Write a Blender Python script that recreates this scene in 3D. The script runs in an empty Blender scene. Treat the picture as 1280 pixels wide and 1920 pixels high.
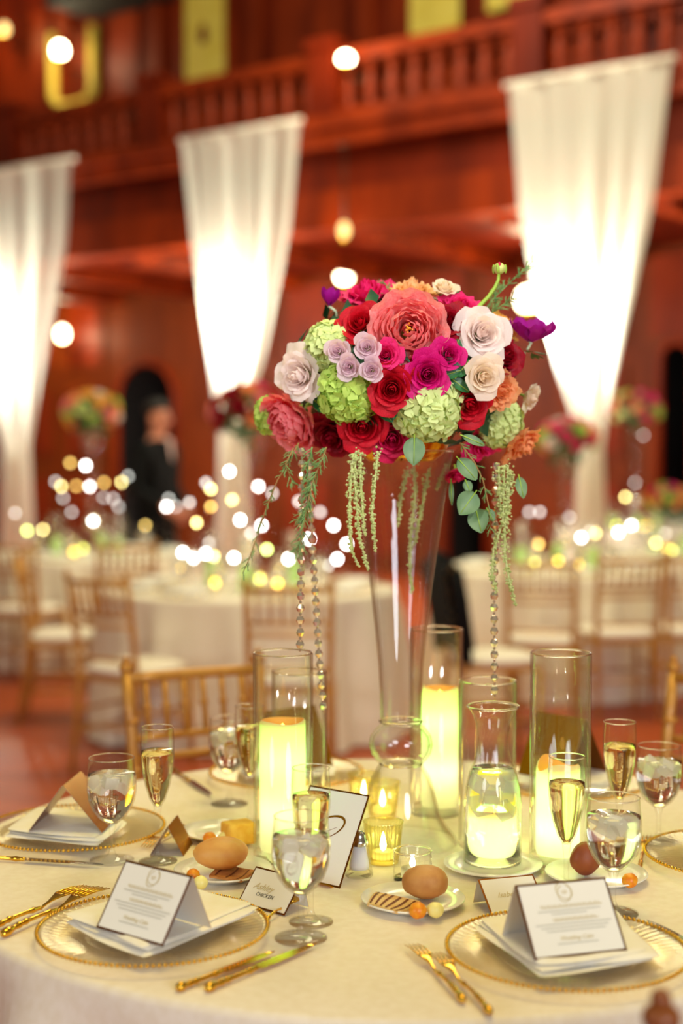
import bpy, math, random
from mathutils import Vector, Matrix
random.seed(7)
sc = bpy.context.scene
C = sc.collection
PI = math.pi

# ---------------------------------------------------------------- camera
F = 2667.0                      # focal length in pixels of the 1280 wide frame (50 mm on a 24 mm wide sensor)
TZ = 0.75                       # table top height
PITCH, YAW = 0.0360, -0.0390
CAM = Vector((0.0, -2.50, TZ + 0.688))
FWD = Vector((math.sin(YAW) * math.cos(PITCH), math.cos(YAW) * math.cos(PITCH), -math.sin(PITCH)))
RGT = Vector((math.cos(YAW), -math.sin(YAW), 0.0))
UPV = RGT.cross(FWD)
cam_data = bpy.data.cameras.new('camera')
cam = bpy.data.objects.new('camera', cam_data)
C.objects.link(cam)
cam.matrix_world = Matrix(((RGT.x, UPV.x, -FWD.x, CAM.x), (RGT.y, UPV.y, -FWD.y, CAM.y), (RGT.z, UPV.z, -FWD.z, CAM.z), (0, 0, 0, 1)))
cam_data.sensor_fit = 'HORIZONTAL'
cam_data.sensor_width = 24.0
cam_data.lens = 24.0 * F / 1280.0
cam_data.clip_start, cam_data.clip_end = 0.05, 100
cam_data.dof.use_dof = True
cam_data.dof.focus_distance = 2.27
cam_data.dof.aperture_fstop = 1.65
sc.camera = cam

# ---------------------------------------------------------------- world, large lights, exposure
w = bpy.data.worlds.new('world'); sc.world = w; w.use_nodes = True
bg = w.node_tree.nodes['Background']
bg.inputs[0].default_value = (1.0, 0.76, 0.46, 1); bg.inputs[1].default_value = 0.24

def lamp(name, kind, loc, energy, col, size=1.0, target=None, spot=None):
    l = bpy.data.lights.new(name, kind); l.energy = energy; l.color = col
    if kind == 'AREA': l.shape = 'DISK'; l.size = size
    else: l.shadow_soft_size = size
    if kind == 'SPOT': l.spot_size = spot; l.spot_blend = 0.6
    o = bpy.data.objects.new(name, l); C.objects.link(o); o.location = loc
    if target is not None:
        o.rotation_euler = (Vector(target) - Vector(loc)).to_track_quat('-Z', 'Y').to_euler()
    return o
lamp('hall_chandelier_light', 'AREA', (0.3, 0.2, 5.4), 132, (1.0, 0.76, 0.20), 2.2, (0.0, 0.0, 0.75))
lamp('tall_window_daylight', 'AREA', (2.3, -5.6, 2.2), 220, (0.86, 0.92, 1.0), 2.2, (0, 0, 1.15))
lamp('far_window_daylight', 'AREA', (-3.6, -4.2, 2.2), 75, (0.84, 0.91, 1.0), 1.6, (0, 0, 1.0))
lamp('far_chandelier_light', 'AREA', (0.6, 5.6, 6.2), 310, (1.0, 0.92, 0.56), 3.0, (0.3, 6.6, 0.5))
lamp('gallery_fill_light', 'AREA', (-0.6, 7.6, 7.6), 390, (0.98, 1.0, 0.78), 2.6, (0.2, 12.5, 4.2))  # added fill that brightens the drapes and gallery front, no fixture there
lamp('far_glint_spot', 'SPOT', (3.2, -3.5, 4.6), 420, (0.95, 0.97, 1.0), 0.10, (0.3, 6.5, 0.9), 0.9)  # this spot and the next are added to draw glints from far glassware
lamp('far_glint_spot', 'SPOT', (-2.6, -3.0, 4.8), 380, (1.0, 0.95, 0.85), 0.10, (-0.8, 6.5, 0.9), 0.9)
for q_ in ((1.0, -3.2, 4.2), (-1.3, -2.4, 4.4), (2.6, 0.6, 4.6), (-2.4, 1.2, 4.6)):
    lamp('table_glint_spot', 'SPOT', q_, 34, (1.0, 0.88, 0.62), 0.04, (0.0, 0.0, 0.95), 0.55)  # added spots that put sparkle on the glasses
lamp('centrepiece_fill_spot', 'SPOT', (1.5, -2.9, 3.5), 420, (1.0, 0.96, 0.93), 0.14, (0.0, 0.0, 1.6), 0.26)  # added pair of spots keeping the flowers brighter than the cloth
lamp('centrepiece_fill_spot', 'SPOT', (-1.6, -2.6, 3.3), 230, (1.0, 0.95, 0.92), 0.14, (0.0, 0.0, 1.6), 0.26)
vs = sc.view_settings
vs.view_transform = 'Standard'; vs.look = 'None'; vs.exposure = -0.42; vs.gamma = 1.0; vs.use_curve_mapping = False
sc.cycles.max_bounces = 14; sc.cycles.transparent_max_bounces = 32
sc.cycles.transmission_bounces = 10; sc.cycles.glossy_bounces = 5; sc.cycles.diffuse_bounces = 3
sc.cycles.sample_clamp_indirect = 14.0
sc.cycles.blur_glossy = 0.6

# ---------------------------------------------------------------- pixel helpers
def ray(px, py):
    return (FWD + RGT * ((px - 640) / F) + UPV * ((960 - py) / F))
def G(px, py, z=TZ):
    d = ray(px, py); t = (z - CAM.z) / d.z
    return CAM + d * t
def AT(px, py, depth):
    return CAM + ray(px, py) * depth
def depth_of(p): return (Vector(p) - CAM).dot(FWD)
def zat(p, py):                  # height on the vertical line through p that shows at row py
    k = (960 - py) / F
    d0 = Vector((p[0], p[1], 0)) - CAM
    return (k * d0.dot(FWD) - d0.dot(UPV)) / (UPV.z - k * FWD.z)
def mpp(p): return depth_of(p) / F
def on_plane(px, py, p0, n):
    d = ray(px, py); t = (Vector(p0) - CAM).dot(n) / d.dot(n)
    return CAM + d * t

# ---------------------------------------------------------------- mesh collector
class MB:
    def __init__(s): s.v = []; s.f = []
    def add(s, v, f):
        b = len(s.v); s.v += [tuple(x) for x in v]; s.f += [tuple(i + b for i in q) for q in f]; return s
    def box(s, c, d, rot=None):
        P = []
        for z in (-1, 1):
            for x, y in ((-1, -1), (1, -1), (1, 1), (-1, 1)):
                q = Vector((x * d[0] / 2, y * d[1] / 2, z * d[2] / 2))
                if rot is not None: q = rot @ q
                P.append(q + Vector(c))
        return s.add(P, [(3, 2, 1, 0), (4, 5, 6, 7), (0, 1, 5, 4), (1, 2, 6, 5), (2, 3, 7, 6), (3, 0, 4, 7)])
    def lathe(s, prof, n=32, c=(0, 0, 0), close=False, rip=None):
        P = []; Fc = []; m = len(prof)
        for i in range(n):
            a = 2 * PI * i / n
            for k, (r, z) in enumerate(prof):
                dr, dz = rip(a, r, z) if rip else (0, 0)
                P.append((c[0] + (r + dr) * math.cos(a), c[1] + (r + dr) * math.sin(a), c[2] + z + dz))
        for i in range(n):
            j = (i + 1) % n
            for k in range(m if close else m - 1):
                k2 = (k + 1) % m
                Fc.append((i * m + k, j * m + k, j * m + k2, i * m + k2))
        return s.add(P, Fc)
    def tube(s, pts, r, n=8, cap=True):
        pts = [Vector(p) for p in pts]; P = []; Fc = []; m = len(pts)
        rr = r if isinstance(r, (list, tuple)) else [r] * m
        ref = None
        for i in range(m):
            t = (pts[min(i + 1, m - 1)] - pts[max(i - 1, 0)])
            if t.length < 1e-9: t = Vector((0, 0, 1))
            t.normalize()
            if ref is None: ref = t.orthogonal().normalized()
            a = (ref - t * ref.dot(t))
            a = a.normalized() if a.length > 1e-6 else t.orthogonal().normalized()
            ref = a; b = t.cross(a)
            for k in range(n):
                q = 2 * PI * k / n
                P.append(pts[i] + (a * math.cos(q) + b * math.sin(q)) * rr[i])
        for i in range(m - 1):
            for k in range(n):
                k2 = (k + 1) % n
                Fc.append((i * n + k, i * n + k2, (i + 1) * n + k2, (i + 1) * n + k))
        if cap: Fc.append(tuple(reversed(range(n)))); Fc.append(tuple(range((m - 1) * n, m * n)))
        return s.add(P, Fc)
    def ball(s, c, r, nu=12, nv=8, fn=None):
        if not isinstance(r, (list, tuple)): r = (r, r, r)
        P = [(0, 0, -1)]; Fc = []
        for j in range(1, nv):
            t = PI * j / nv
            for i in range(nu):
                a = 2 * PI * i / nu
                P.append((math.sin(t) * math.cos(a), math.sin(t) * math.sin(a), -math.cos(t)))
        P.append((0, 0, 1)); L = len(P) - 1
        for i in range(nu):
            i2 = (i + 1) % nu
            Fc.append((0, 1 + i2, 1 + i)); Fc.append((L, L - nu + i, L - nu + i2))
            for j in range(nv - 2):
                a = 1 + j * nu
                Fc.append((a + i, a + i2, a + nu + i2, a + nu + i))
        Q = []
        for p in P:
            k = fn(Vector(p)) if fn else 1.0
            Q.append((c[0] + p[0] * r[0] * k, c[1] + p[1] * r[1] * k, c[2] + p[2] * r[2] * k))
        return s.add(Q, Fc)
    def grid(s, fn, nu, nv):
        P = [fn(i / nu, j / nv) for j in range(nv + 1) for i in range(nu + 1)]
        Fc = []
        for j in range(nv):
            for i in range(nu):
                a = j * (nu + 1) + i
                Fc.append((a, a + 1, a + nu + 2, a + nu + 1))
        return s.add(P, Fc)
    def mesh(s, name, m=None, smooth=True):
        me = bpy.data.meshes.new(name); me.from_pydata(s.v, [], s.f)
        if smooth: me.polygons.foreach_set('use_smooth', [True] * len(me.polygons))
        if m is not None: me.materials.append(m)
        me.update(); return me
    def build(s, name, m, parent=None, smooth=True, loc=None, bevel=0.0, flat=None):
        o = bpy.data.objects.new(name, s.mesh(name, m, smooth)); C.objects.link(o)
        if parent is not None: o.parent = parent
        if loc is not None: o.location = loc
        if bevel:
            b = o.modifiers.new('bevel', 'BEVEL'); b.width = bevel; b.segments = 2; b.limit_method = 'ANGLE'
        return o

def tag(o, label=None, cat=None, group=None, kind=None):
    if label: o['label'] = label
    if cat: o['category'] = cat
    if group: o['group'] = group
    if kind: o['kind'] = kind
    return o
def empty(name, loc, rz=0.0, label=None, cat=None, group=None):
    o = bpy.data.objects.new(name, None); C.objects.link(o)
    o.location = loc; o.rotation_euler = (0, 0, rz); o.empty_display_size = 0.05
    return tag(o, label, cat, group)
def inst(name, me, parent=None, loc=(0, 0, 0), rot=None, scale=None, m=None):
    o = bpy.data.objects.new(name, me); C.objects.link(o)
    if parent is not None: o.parent = parent
    o.location = loc
    if rot is not None:
        if isinstance(rot, (tuple, list)): o.rotation_euler = rot
        else: o.rotation_mode = 'QUATERNION'; o.rotation_quaternion = rot
    if scale is not None: o.scale = scale if isinstance(scale, (tuple, list)) else (scale,) * 3
    if m is not None:
        o.material_slots[0].link = 'OBJECT'; o.material_slots[0].material = m
    return o
KIDS = {}
def copy_tree(o, parent=None):
    c = o.copy(); C.objects.link(c); c.parent = parent
    for ch in [x for x in o.children]: copy_tree(ch, c)
    return c
def struct(o): o['kind'] = 'structure'; return o

# ---------------------------------------------------------------- materials
def S(r, g, b):
    def f(c):
        c /= 255.0
        return c / 12.92 if c <= 0.04045 else ((c + 0.055) / 1.055) ** 2.4
    return (f(r), f(g), f(b), 1.0)
def new_mat(name):
    m = bpy.data.materials.new(name); m.use_nodes = True
    nt = m.node_tree; nt.nodes.clear()
    return m, nt, nt.nodes.new('ShaderNodeOutputMaterial')
def noise_color(nt, c1, c2, scale, detail=3.0, lo=0.35, hi=0.65, coord='Object', stretch=None):
    tc = nt.nodes.new('ShaderNodeTexCoord'); n = nt.nodes.new('ShaderNodeTexNoise')
    n.inputs['Scale'].default_value = scale; n.inputs['Detail'].default_value = detail
    src = tc.outputs[coord]
    if stretch:
        mp = nt.nodes.new('ShaderNodeMapping'); mp.inputs['Scale'].default_value = stretch
        nt.links.new(src, mp.inputs[0]); src = mp.outputs[0]
    nt.links.new(src, n.inputs['Vector'])
    r = nt.nodes.new('ShaderNodeValToRGB')
    r.color_ramp.elements[0].position = lo; r.color_ramp.elements[0].color = c1
    r.color_ramp.elements[1].position = hi; r.color_ramp.elements[1].color = c2
    nt.links.new(n.outputs['Fac'], r.inputs[0])
    return r.outputs[0], n.outputs['Fac']
def mat(name, col, rough=0.5, metal=0.0, col2=None, ns=20.0, bump=0.0, bs=None, spec=0.5, translucent=0.0, tcol=None, coat=0.0, stretch=None, sheen=0.0, lo=.35, hi=.65):
    m, nt, out = new_mat(name)
    p = nt.nodes.new('ShaderNodeBsdfPrincipled')
    p.inputs['Base Color'].default_value = col
    p.inputs['Roughness'].default_value = rough; p.inputs['Metallic'].default_value = metal
    p.inputs['Specular IOR Level'].default_value = spec
    p.inputs['Coat Weight'].default_value = coat
    if sheen: p.inputs['Sheen Weight'].default_value = sheen
    if col2 is not None:
        c, fac = noise_color(nt, col, col2, ns, stretch=stretch, lo=lo, hi=hi)
        nt.links.new(c, p.inputs['Base Color'])
    if bump:
        tc = nt.nodes.new('ShaderNodeTexCoord'); n = nt.nodes.new('ShaderNodeTexNoise')
        n.inputs['Scale'].default_value = bs or ns; n.inputs['Detail'].default_value = 4
        nt.links.new(tc.outputs['Object'], n.inputs['Vector'])
        b = nt.nodes.new('ShaderNodeBump'); b.inputs['Strength'].default_value = bump; b.inputs['Distance'].default_value = 0.002
        nt.links.new(n.outputs['Fac'], b.inputs['Height']); nt.links.new(b.outputs[0], p.inputs['Normal'])
    last = p.outputs[0]
    if translucent:
        t = nt.nodes.new('ShaderNodeBsdfTranslucent'); t.inputs[0].default_value = tcol or col
        mx = nt.nodes.new('ShaderNodeMixShader'); mx.inputs[0].default_value = translucent
        nt.links.new(last, mx.inputs[1]); nt.links.new(t.outputs[0], mx.inputs[2]); last = mx.outputs[0]
    nt.links.new(last, out.inputs[0])
    return m
def emit(name, col, strength):
    m, nt, out = new_mat(name)
    e = nt.nodes.new('ShaderNodeEmission'); e.inputs[0].default_value = col; e.inputs[1].default_value = strength
    nt.links.new(e.outputs[0], out.inputs[0]); return m
def thin_glass(name, tint=(1, 1, 1, 1), edge=(0.62, 0.56, 0.46, 1), base=0.035, amt=0.75, rough=0.015):
    """clear thin glass: transmission plus Fresnel-like reflection that grows towards grazing angles"""
    m, nt, out = new_mat(name)
    lw = nt.nodes.new('ShaderNodeLayerWeight'); lw.inputs[0].default_value = 0.5
    pw = nt.nodes.new('ShaderNodeMath'); pw.operation = 'POWER'; pw.inputs[1].default_value = 3.2
    nt.links.new(lw.outputs['Facing'], pw.inputs[0])
    ma = nt.nodes.new('ShaderNodeMath'); ma.operation = 'MULTIPLY_ADD'; ma.inputs[1].default_value = amt; ma.inputs[2].default_value = base
    nt.links.new(pw.outputs[0], ma.inputs[0])
    mc = nt.nodes.new('ShaderNodeMix'); mc.data_type = 'RGBA'
    mc.inputs[6].default_value = tint; mc.inputs[7].default_value = edge
    nt.links.new(pw.outputs[0], mc.inputs[0])
    t = nt.nodes.new('ShaderNodeBsdfTransparent'); nt.links.new(mc.outputs[2], t.inputs[0])
    g = nt.nodes.new('ShaderNodeBsdfGlossy'); g.inputs['Roughness'].default_value = rough
    mx = nt.nodes.new('ShaderNodeMixShader')
    nt.links.new(ma.outputs[0], mx.inputs[0]); nt.links.new(t.outputs[0], mx.inputs[1]); nt.links.new(g.outputs[0], mx.inputs[2])
    nt.links.new(mx.outputs[0], out.inputs[0]); return m
def solid_glass(name, col=(1, 1, 1, 1), ior=1.45, rough=0.0):
    m, nt, out = new_mat(name)
    g = nt.nodes.new('ShaderNodeBsdfGlass'); g.inputs[0].default_value = col; g.inputs['Roughness'].default_value = rough; g.inputs['IOR'].default_value = ior
    nt.links.new(g.outputs[0], out.inputs[0]); return m
def half_clear(name, col, alpha, rough=0.4):
    m, nt, out = new_mat(name)
    p = nt.nodes.new('ShaderNodeBsdfPrincipled'); p.inputs['Base Color'].default_value = col; p.inputs['Roughness'].default_value = rough
    t = nt.nodes.new('ShaderNodeBsdfTransparent')
    mx = nt.nodes.new('ShaderNodeMixShader'); mx.inputs[0].default_value = alpha
    nt.links.new(t.outputs[0], mx.inputs[1]); nt.links.new(p.outputs[0], mx.inputs[2]); nt.links.new(mx.outputs[0], out.inputs[0]); return m

M = {}
M['cloth'] = mat('cream_linen', S(240, 226, 200), 0.75, col2=S(246, 234, 212), ns=60, bump=0.05, bs=700, sheen=0.2)
M['napkin'] = mat('white_cotton', S(248, 242, 226), 0.8, col2=S(252, 248, 238), ns=40, bump=0.12, bs=500)
M['glass'] = thin_glass('clear_glass', edge=(0.80, 0.75, 0.66, 1), base=0.035, amt=0.62)
M['fine_glass'] = thin_glass('fine_stemware_glass', edge=(0.78, 0.72, 0.62, 1), base=0.035, amt=0.62)
M['foot_glass'] = thin_glass('stemware_foot_glass', edge=(0.82, 0.77, 0.66, 1), base=0.04, amt=0.55)
M['thick_glass'] = solid_glass('thick_clear_glass', (1, 0.99, 0.96, 1), 1.46)
M['water'] = solid_glass('water', (1, 1, 0.98, 1), 1.33)
M['wine'] = solid_glass('sparkling_wine', (1.0, 0.95, 0.70, 1), 1.34)
M['ice'] = half_clear('ice', S(250, 248, 240), 0.42, 0.15)
M['gold'] = mat('polished_gold', S(236, 190, 74), 0.16, 1.0, col2=S(222, 166, 48), ns=30)
M['gold_foil'] = mat('gold_foil', S(236, 176, 34), 0.26, 1.0, bump=0.08, bs=30)
M['gold_edge'] = mat('gold_card_border', S(140, 84, 20), 0.3, 0.9)
M['card'] = mat('white_card', S(250, 248, 238), 0.5, spec=0.3)
M['ink_gold'] = mat('gold_ink', S(212, 196, 146), 0.5)
M['ink_grey'] = mat('grey_ink', S(186, 186, 172), 0.6)
M['ink_dark'] = mat('black_ink', S(50, 48, 44), 0.6)
M['porcelain'] = mat('white_porcelain', S(250, 246, 236), 0.18, coat=0.3)
M['wax'] = mat('ivory_wax', S(255, 248, 216), 0.5, translucent=0.8, tcol=(1.0, 0.98, 0.78, 1))
M['wax_inner'] = mat('flame_lit_wax', S(255, 190, 90), 0.5, translucent=0.3)  # orange glow of the hidden flame put into the inner wax colour
M['silver'] = mat('polished_steel', S(215, 215, 215), 0.18, 1.0)
M['salt'] = mat('white_salt', S(250, 250, 250), 0.9)
M['roll'] = mat('brown_bread_crust', S(222, 164, 96), 0.55, col2=S(198, 132, 68), ns=30, bump=0.25, bs=90)
M['roll_pale'] = mat('golden_bread_crust', S(238, 180, 98), 0.5, col2=S(224, 148, 66), ns=22, bump=0.15, bs=70)
M['roll_dark'] = mat('dark_bread_crust', S(158, 80, 34), 0.5, col2=S(132, 60, 24), ns=24, bump=0.2, bs=80)
M['cornbread'] = mat('yellow_cornbread', S(250, 200, 84), 0.8, col2=S(240, 176, 56), ns=60, bump=0.3, bs=200)
M['butter'] = mat('pale_butter', S(252, 240, 150), 0.35)
M['butter_orange'] = mat('orange_butter', S(246, 168, 30), 0.4, col2=S(236, 130, 20), ns=120)
M['flatbread'] = mat('flatbread', S(240, 206, 146), 0.7, col2=S(226, 180, 110), ns=40, bump=0.2, bs=120)
M['char'] = mat('char_mark', S(120, 60, 22), 0.7)
M['chair'] = mat('gold_painted_wood', S(206, 150, 70), 0.35, 0.25, col2=S(190, 130, 54), ns=18, coat=0.2)
M['chair_red'] = mat('mahogany_painted_wood', S(150, 84, 34), 0.4, col2=S(128, 62, 22), ns=20)
M['cushion'] = mat('ivory_cushion', S(244, 232, 214), 0.85, bump=0.1, bs=300)
M['crystal'] = mat('crystal', S(255, 240, 214), 0.06, 0.85, coat=1.0)
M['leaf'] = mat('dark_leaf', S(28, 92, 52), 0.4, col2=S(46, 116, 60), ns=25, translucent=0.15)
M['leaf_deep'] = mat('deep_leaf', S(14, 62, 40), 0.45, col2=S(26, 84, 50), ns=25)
M['euca'] = mat('eucalyptus_leaf', S(92, 128, 84), 0.5, col2=S(116, 146, 98), ns=30, translucent=0.15)
M['juniper'] = mat('juniper', S(98, 138, 70), 0.6, col2=S(122, 160, 90), ns=60)
M['stem'] = mat('green_stem', S(150, 184, 60), 0.5)
M['twig'] = mat('brown_twig', S(150, 116, 60), 0.6)
M['amaranth'] = mat('pale_green_amaranthus', S(172, 186, 106), 0.85, col2=S(202, 210, 146), ns=160)
def petal(name, a, b, tr=0.32, ns=14): return mat(name, S(*a), 0.55, col2=S(*b), ns=ns, translucent=tr, spec=0.25, bump=0.06, bs=40)
M['red'] = petal('crimson_petal', (190, 8, 30), (216, 20, 44))
M['dark_red'] = petal('dark_red_petal', (142, 4, 30), (176, 12, 40))
M['magenta'] = petal('magenta_petal', (206, 6, 108), (226, 26, 132))
M['crimson_pink'] = petal('crimson_pink_petal', (200, 14, 74), (222, 34, 96))
M['hot_pink'] = petal('hot_pink_petal', (228, 24, 112), (244, 56, 128))
M['coral'] = petal('coral_petal', (255, 146, 148), (255, 190, 184), .5)
M['pink_coral'] = petal('pink_coral_petal', (255, 132, 146), (255, 176, 172), .5)
M['blush'] = petal('blush_petal', (254, 238, 232), (255, 248, 242), .5)
M['cream'] = petal('cream_petal', (252, 234, 208), (254, 244, 228), .5)
M['peach'] = petal('peach_petal', (252, 190, 130), (254, 214, 160))
M['orange'] = petal('orange_petal', (255, 166, 104), (255, 198, 146), .45)
M['amber'] = petal('amber_petal', (255, 190, 84), (255, 208, 112), .4)
M['lavender'] = petal('lavender_petal', (236, 208, 220), (246, 226, 234), .5)
M['purple'] = petal('purple_petal', (150, 6, 130), (176, 20, 160))
M['lime'] = petal('lime_floret', (188, 222, 92), (214, 238, 130), ns=30)
M['lime_pale'] = petal('pale_lime_floret', (216, 234, 146), (232, 244, 178), ns=30)
M['stamen'] = mat('yellow_stamen', S(250, 176, 40), 0.6)
M['wood_red'] = mat('red_mahogany', S(148, 48, 8), 0.5, col2=S(112, 32, 5), ns=3, stretch=(1, 1, 0.25), spec=0.2)
M['wood_dark'] = mat('dark_mahogany', S(124, 34, 5), 0.5, col2=S(92, 22, 3), ns=3, stretch=(1, 1, 0.25), spec=0.2)
M['wood_warm'] = mat('warm_oak_panel', S(130, 52, 8), 0.5, col2=S(104, 38, 5), ns=3, stretch=(1, 1, 0.25), spec=0.2)
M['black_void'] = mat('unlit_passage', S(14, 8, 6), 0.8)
M['floor'] = mat('red_brown_parquet', S(186, 82, 32), 0.4, col2=S(152, 58, 20), ns=2.2, stretch=(1, 5, 1), spec=0.3)
M['parchment'] = mat('yellow_parchment', S(240, 214, 96), 0.7, col2=S(228, 196, 70), ns=6)
M['suit'] = mat('black_suit', S(7, 6, 7), 0.85, spec=0.2)
M['skin'] = mat('skin', S(206, 132, 104), 0.55)
M['hair'] = mat('dark_hair', S(30, 20, 16), 0.6)
M['shirt'] = mat('pale_shirt', S(220, 180, 170), 0.7)
M['iron'] = mat('dark_bronze', S(60, 40, 24), 0.4, 0.7)
# ================================================================ the hall
FH = Vector((math.sin(YAW), math.cos(YAW), 0)); RH = Vector((RGT.x, RGT.y, 0))
GU = RH * 0.8237 - FH * 0.567          # along the gallery, to its nearer end
GN = RH * 0.567 + FH * 0.8237          # away from the room, into the gallery
SCL = 1.3                              # the gallery stands this much farther (and taller) than a first estimate
GO = Vector((CAM.x, CAM.y, 0)) + FH * 11.08 * SCL
def ZZ(z): return z if z < .05 else CAM.z + (z - CAM.z) * SCL
def GW(u, n, z): return GO + GU * u + GN * n + Vector((0, 0, z))
def gal(px, py, n):
    p = on_plane(px, py, GO + GN * n, GN)
    return (p - GO).dot(GU), p.z
def gbox(mb, u0, u1, n0, n1, z0, z1):
    P = [GW(u, n, z) for z in (ZZ(z0), ZZ(z1)) for u, n in ((u0, n0), (u1, n0), (u1, n1), (u0, n1))]
    return mb.add(P, [(3, 2, 1, 0), (4, 5, 6, 7), (0, 1, 5, 4), (1, 2, 6, 5), (2, 3, 7, 6), (3, 0, 4, 7)])
UL, UR = -10.5, 8.0
NB, NU = 3.4, 2.7                       # lower wall and upper wall set back behind the gallery front

struct(MB().add([(-14, -8, 0), (14, -8, 0), (14, 20, 0), (-14, 20, 0)], [(0, 1, 2, 3)]).build('floor', M['floor'], smooth=False))

# lower wall with two arched doorways
arches = []
for px0, px1, pyt in ((222, 332, 678), (838, 916, 840), (1236, 1300, 640)):
    u0 = gal(px0, 900, NB)[0]; u1 = gal(px1, 900, NB)[0]; zt = gal((px0 + px1) / 2, pyt, NB)[1]
    arches.append((u0, u1, zt))
wb = MB(); ZS = ZZ(3.42)
edges = [UL] + [e for a in arches for e in a[:2]] + [UR]
for i in range(0, len(edges), 2):
    wb.add([GW(edges[i], NB, 0), GW(edges[i + 1], NB, 0), GW(edges[i + 1], NB, ZS), GW(edges[i], NB, ZS)], [(0, 1, 2, 3)])
for u0, u1, zt in arches:
    R = (u1 - u0) / 2; uc = (u0 + u1) / 2; zs = zt - R; n = 14
    arc = [(uc - R * math.cos(PI * k / n), zs + R * math.sin(PI * k / n)) for k in range(n + 1)]
    P = [GW(a, NB, b) for a, b in arc] + [GW(a, NB, ZS) for a, b in arc]
    wb.add(P, [(k, k + 1, n + 2 + k, n + 1 + k) for k in range(n)])
wall_back = struct(wb.build('wall_back', M['wood_warm'], smooth=False))
for i, (u0, u1, zt) in enumerate(arches):
    R = (u1 - u0) / 2; uc = (u0 + u1) / 2; zs = zt - R; n = 14
    arc = [(u0, 0.0)] + [(uc - R * math.cos(PI * k / n), zs + R * math.sin(PI * k / n)) for k in range(n + 1)] + [(u1, 0.0)]
    mb = MB()
    mb.add([GW(a, NB, b) for a, b in arc] + [GW(a, NB + 1.6, b) for a, b in arc],
           [(k, k + 1, len(arc) + k + 1, len(arc) + k) for k in range(len(arc) - 1)])
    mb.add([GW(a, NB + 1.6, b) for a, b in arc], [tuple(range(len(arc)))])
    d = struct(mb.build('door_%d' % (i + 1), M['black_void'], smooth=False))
    tr = MB(); tr.tube([GW(a, NB - 0.02, b) for a, b in arc], 0.045, 8)
    tr.build('arch_molding', M['wood_red'], d)
# raised wooden panels on the lower wall, each its own piece
pm = MB().box((0, 0, 0), (0.82, 0.05, 1.08)).mesh('panel', M['wood_warm'], False)
pm2 = MB().box((0, 0, 0), (0.66, 0.03, 0.92)).mesh('panel_field', M['wood_red'], False)
ga = math.atan2(GU.y, GU.x)
for k in range(18):
    u = UL + 0.5 + k * 1.02
    for z in (0.7, 2.0, 3.3):
        if any(a[0] - 0.5 < u < a[1] + 0.5 and z < a[2] + .5 for a in arches): continue
        q = inst('wall_panel', pm, wall_back, GW(u, NB - 0.012, z), (0, 0, ga))
        inst('panel_field', pm2, q, (0, -0.02, 0))

# gallery: soffit, beam, fascia, cornice
gb = MB(); gbox(gb, UL, UR, -0.05, NB + .1, 3.30, 3.42)
gal_o = struct(gb.build('ceiling', M['wood_dark'], smooth=False))
for name, args, m in (('beam', (UL, UR, -0.12, 0.25, 3.22, 3.52), 'wood_red'), ('fascia', (UL, UR, 0.0, 0.3, 3.50, 3.86), 'wood_dark'),
                      ('cornice', (UL, UR, -0.22, 0.3, 3.84, 3.98), 'wood_red'), ('cornice_lip', (UL, UR, -0.28, 0.3, 3.97, 4.06), 'wood_red'),
                      ('gallery_floor', (UL, UR, 0.2, NU + .1, 3.86, 3.98), 'wood_dark')):
    gbox(MB(), *args).build(name, M[m], gal_o, smooth=False)
JOFF = 0.9
for k in range(11):                          # ceiling joists under the gallery
    u = UL + JOFF + k * 1.6
    gbox(MB(), u, u + .2, 0.25, NB, 3.16, 3.31).build('joist', M['wood_red'], gal_o, smooth=False)
# balustrade
bal = struct(gbox(MB(), UL, UR, -0.10, 0.12, 4.48, 4.58).build('trim_1', M['wood_red'], smooth=False))
gbox(MB(), UL, UR, -0.06, 0.08, 4.06, 4.14).build('bottom_rail', M['wood_red'], bal, smooth=False)
bm = MB().lathe([(0, 0), (.05, 0), (.05, .06), (.03, .09), (.055, .17), (.05, .24), (.028, .34), (.03, .40), (.05, .43), (.05, .50), (0, .50)], 10).mesh('baluster', M['wood_red'])
post = MB(); post.box((0, 0, .36), (.22, .22, .72)); post.box((0, 0, .76), (.28, .28, .1))
pmesh = post.mesh('newel_post', M['wood_dark'], False)
for k in range(72):
    u = UL + .1 + k * 0.256
    if k % 9 == 4: inst('newel_post', pmesh, bal, GW(u, 0, ZZ(4.05)), (0, 0, ga), (SCL, SCL, SCL * .78))
    else: inst('baluster', bm, bal, GW(u, 0, ZZ(4.13)), None, (SCL, SCL, SCL * .72))

# upper wall with pilasters
up = MB(); gbox(up, UL, UR, NU, NU + .1, 3.9, 8.2)
wall_up = struct(up.build('wall_upper', M['wood_dark'], smooth=False))
for k in range(11):
    u = UL + .4 + k * 1.7
    gbox(MB(), u, u + .26, NU - .1, NU + .02, 3.98, 8.1).build('pilaster', M['wood_red'], wall_up, smooth=False)
    for z0, z1 in ((4.2, 5.0), (5.15, 6.4)):
        gbox(MB(), u + .46, u + 1.5, NU - .04, NU + .01, z0, z1).build('wall_panel', M['wood_red'], wall_up, smooth=False)
gbox(MB(), UL, UR, NU - .16, NU + .02, 5.02, 5.12).build('dado_rail', M['wood_red'], wall_up, smooth=False)
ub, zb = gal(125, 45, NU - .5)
gbox(MB(), ub, gal(290, 20, NU - .5)[0], NU - .9, NU, 6.15, 6.9).build('canopy_beam', M['black_void'], wall_up, smooth=False)

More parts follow.
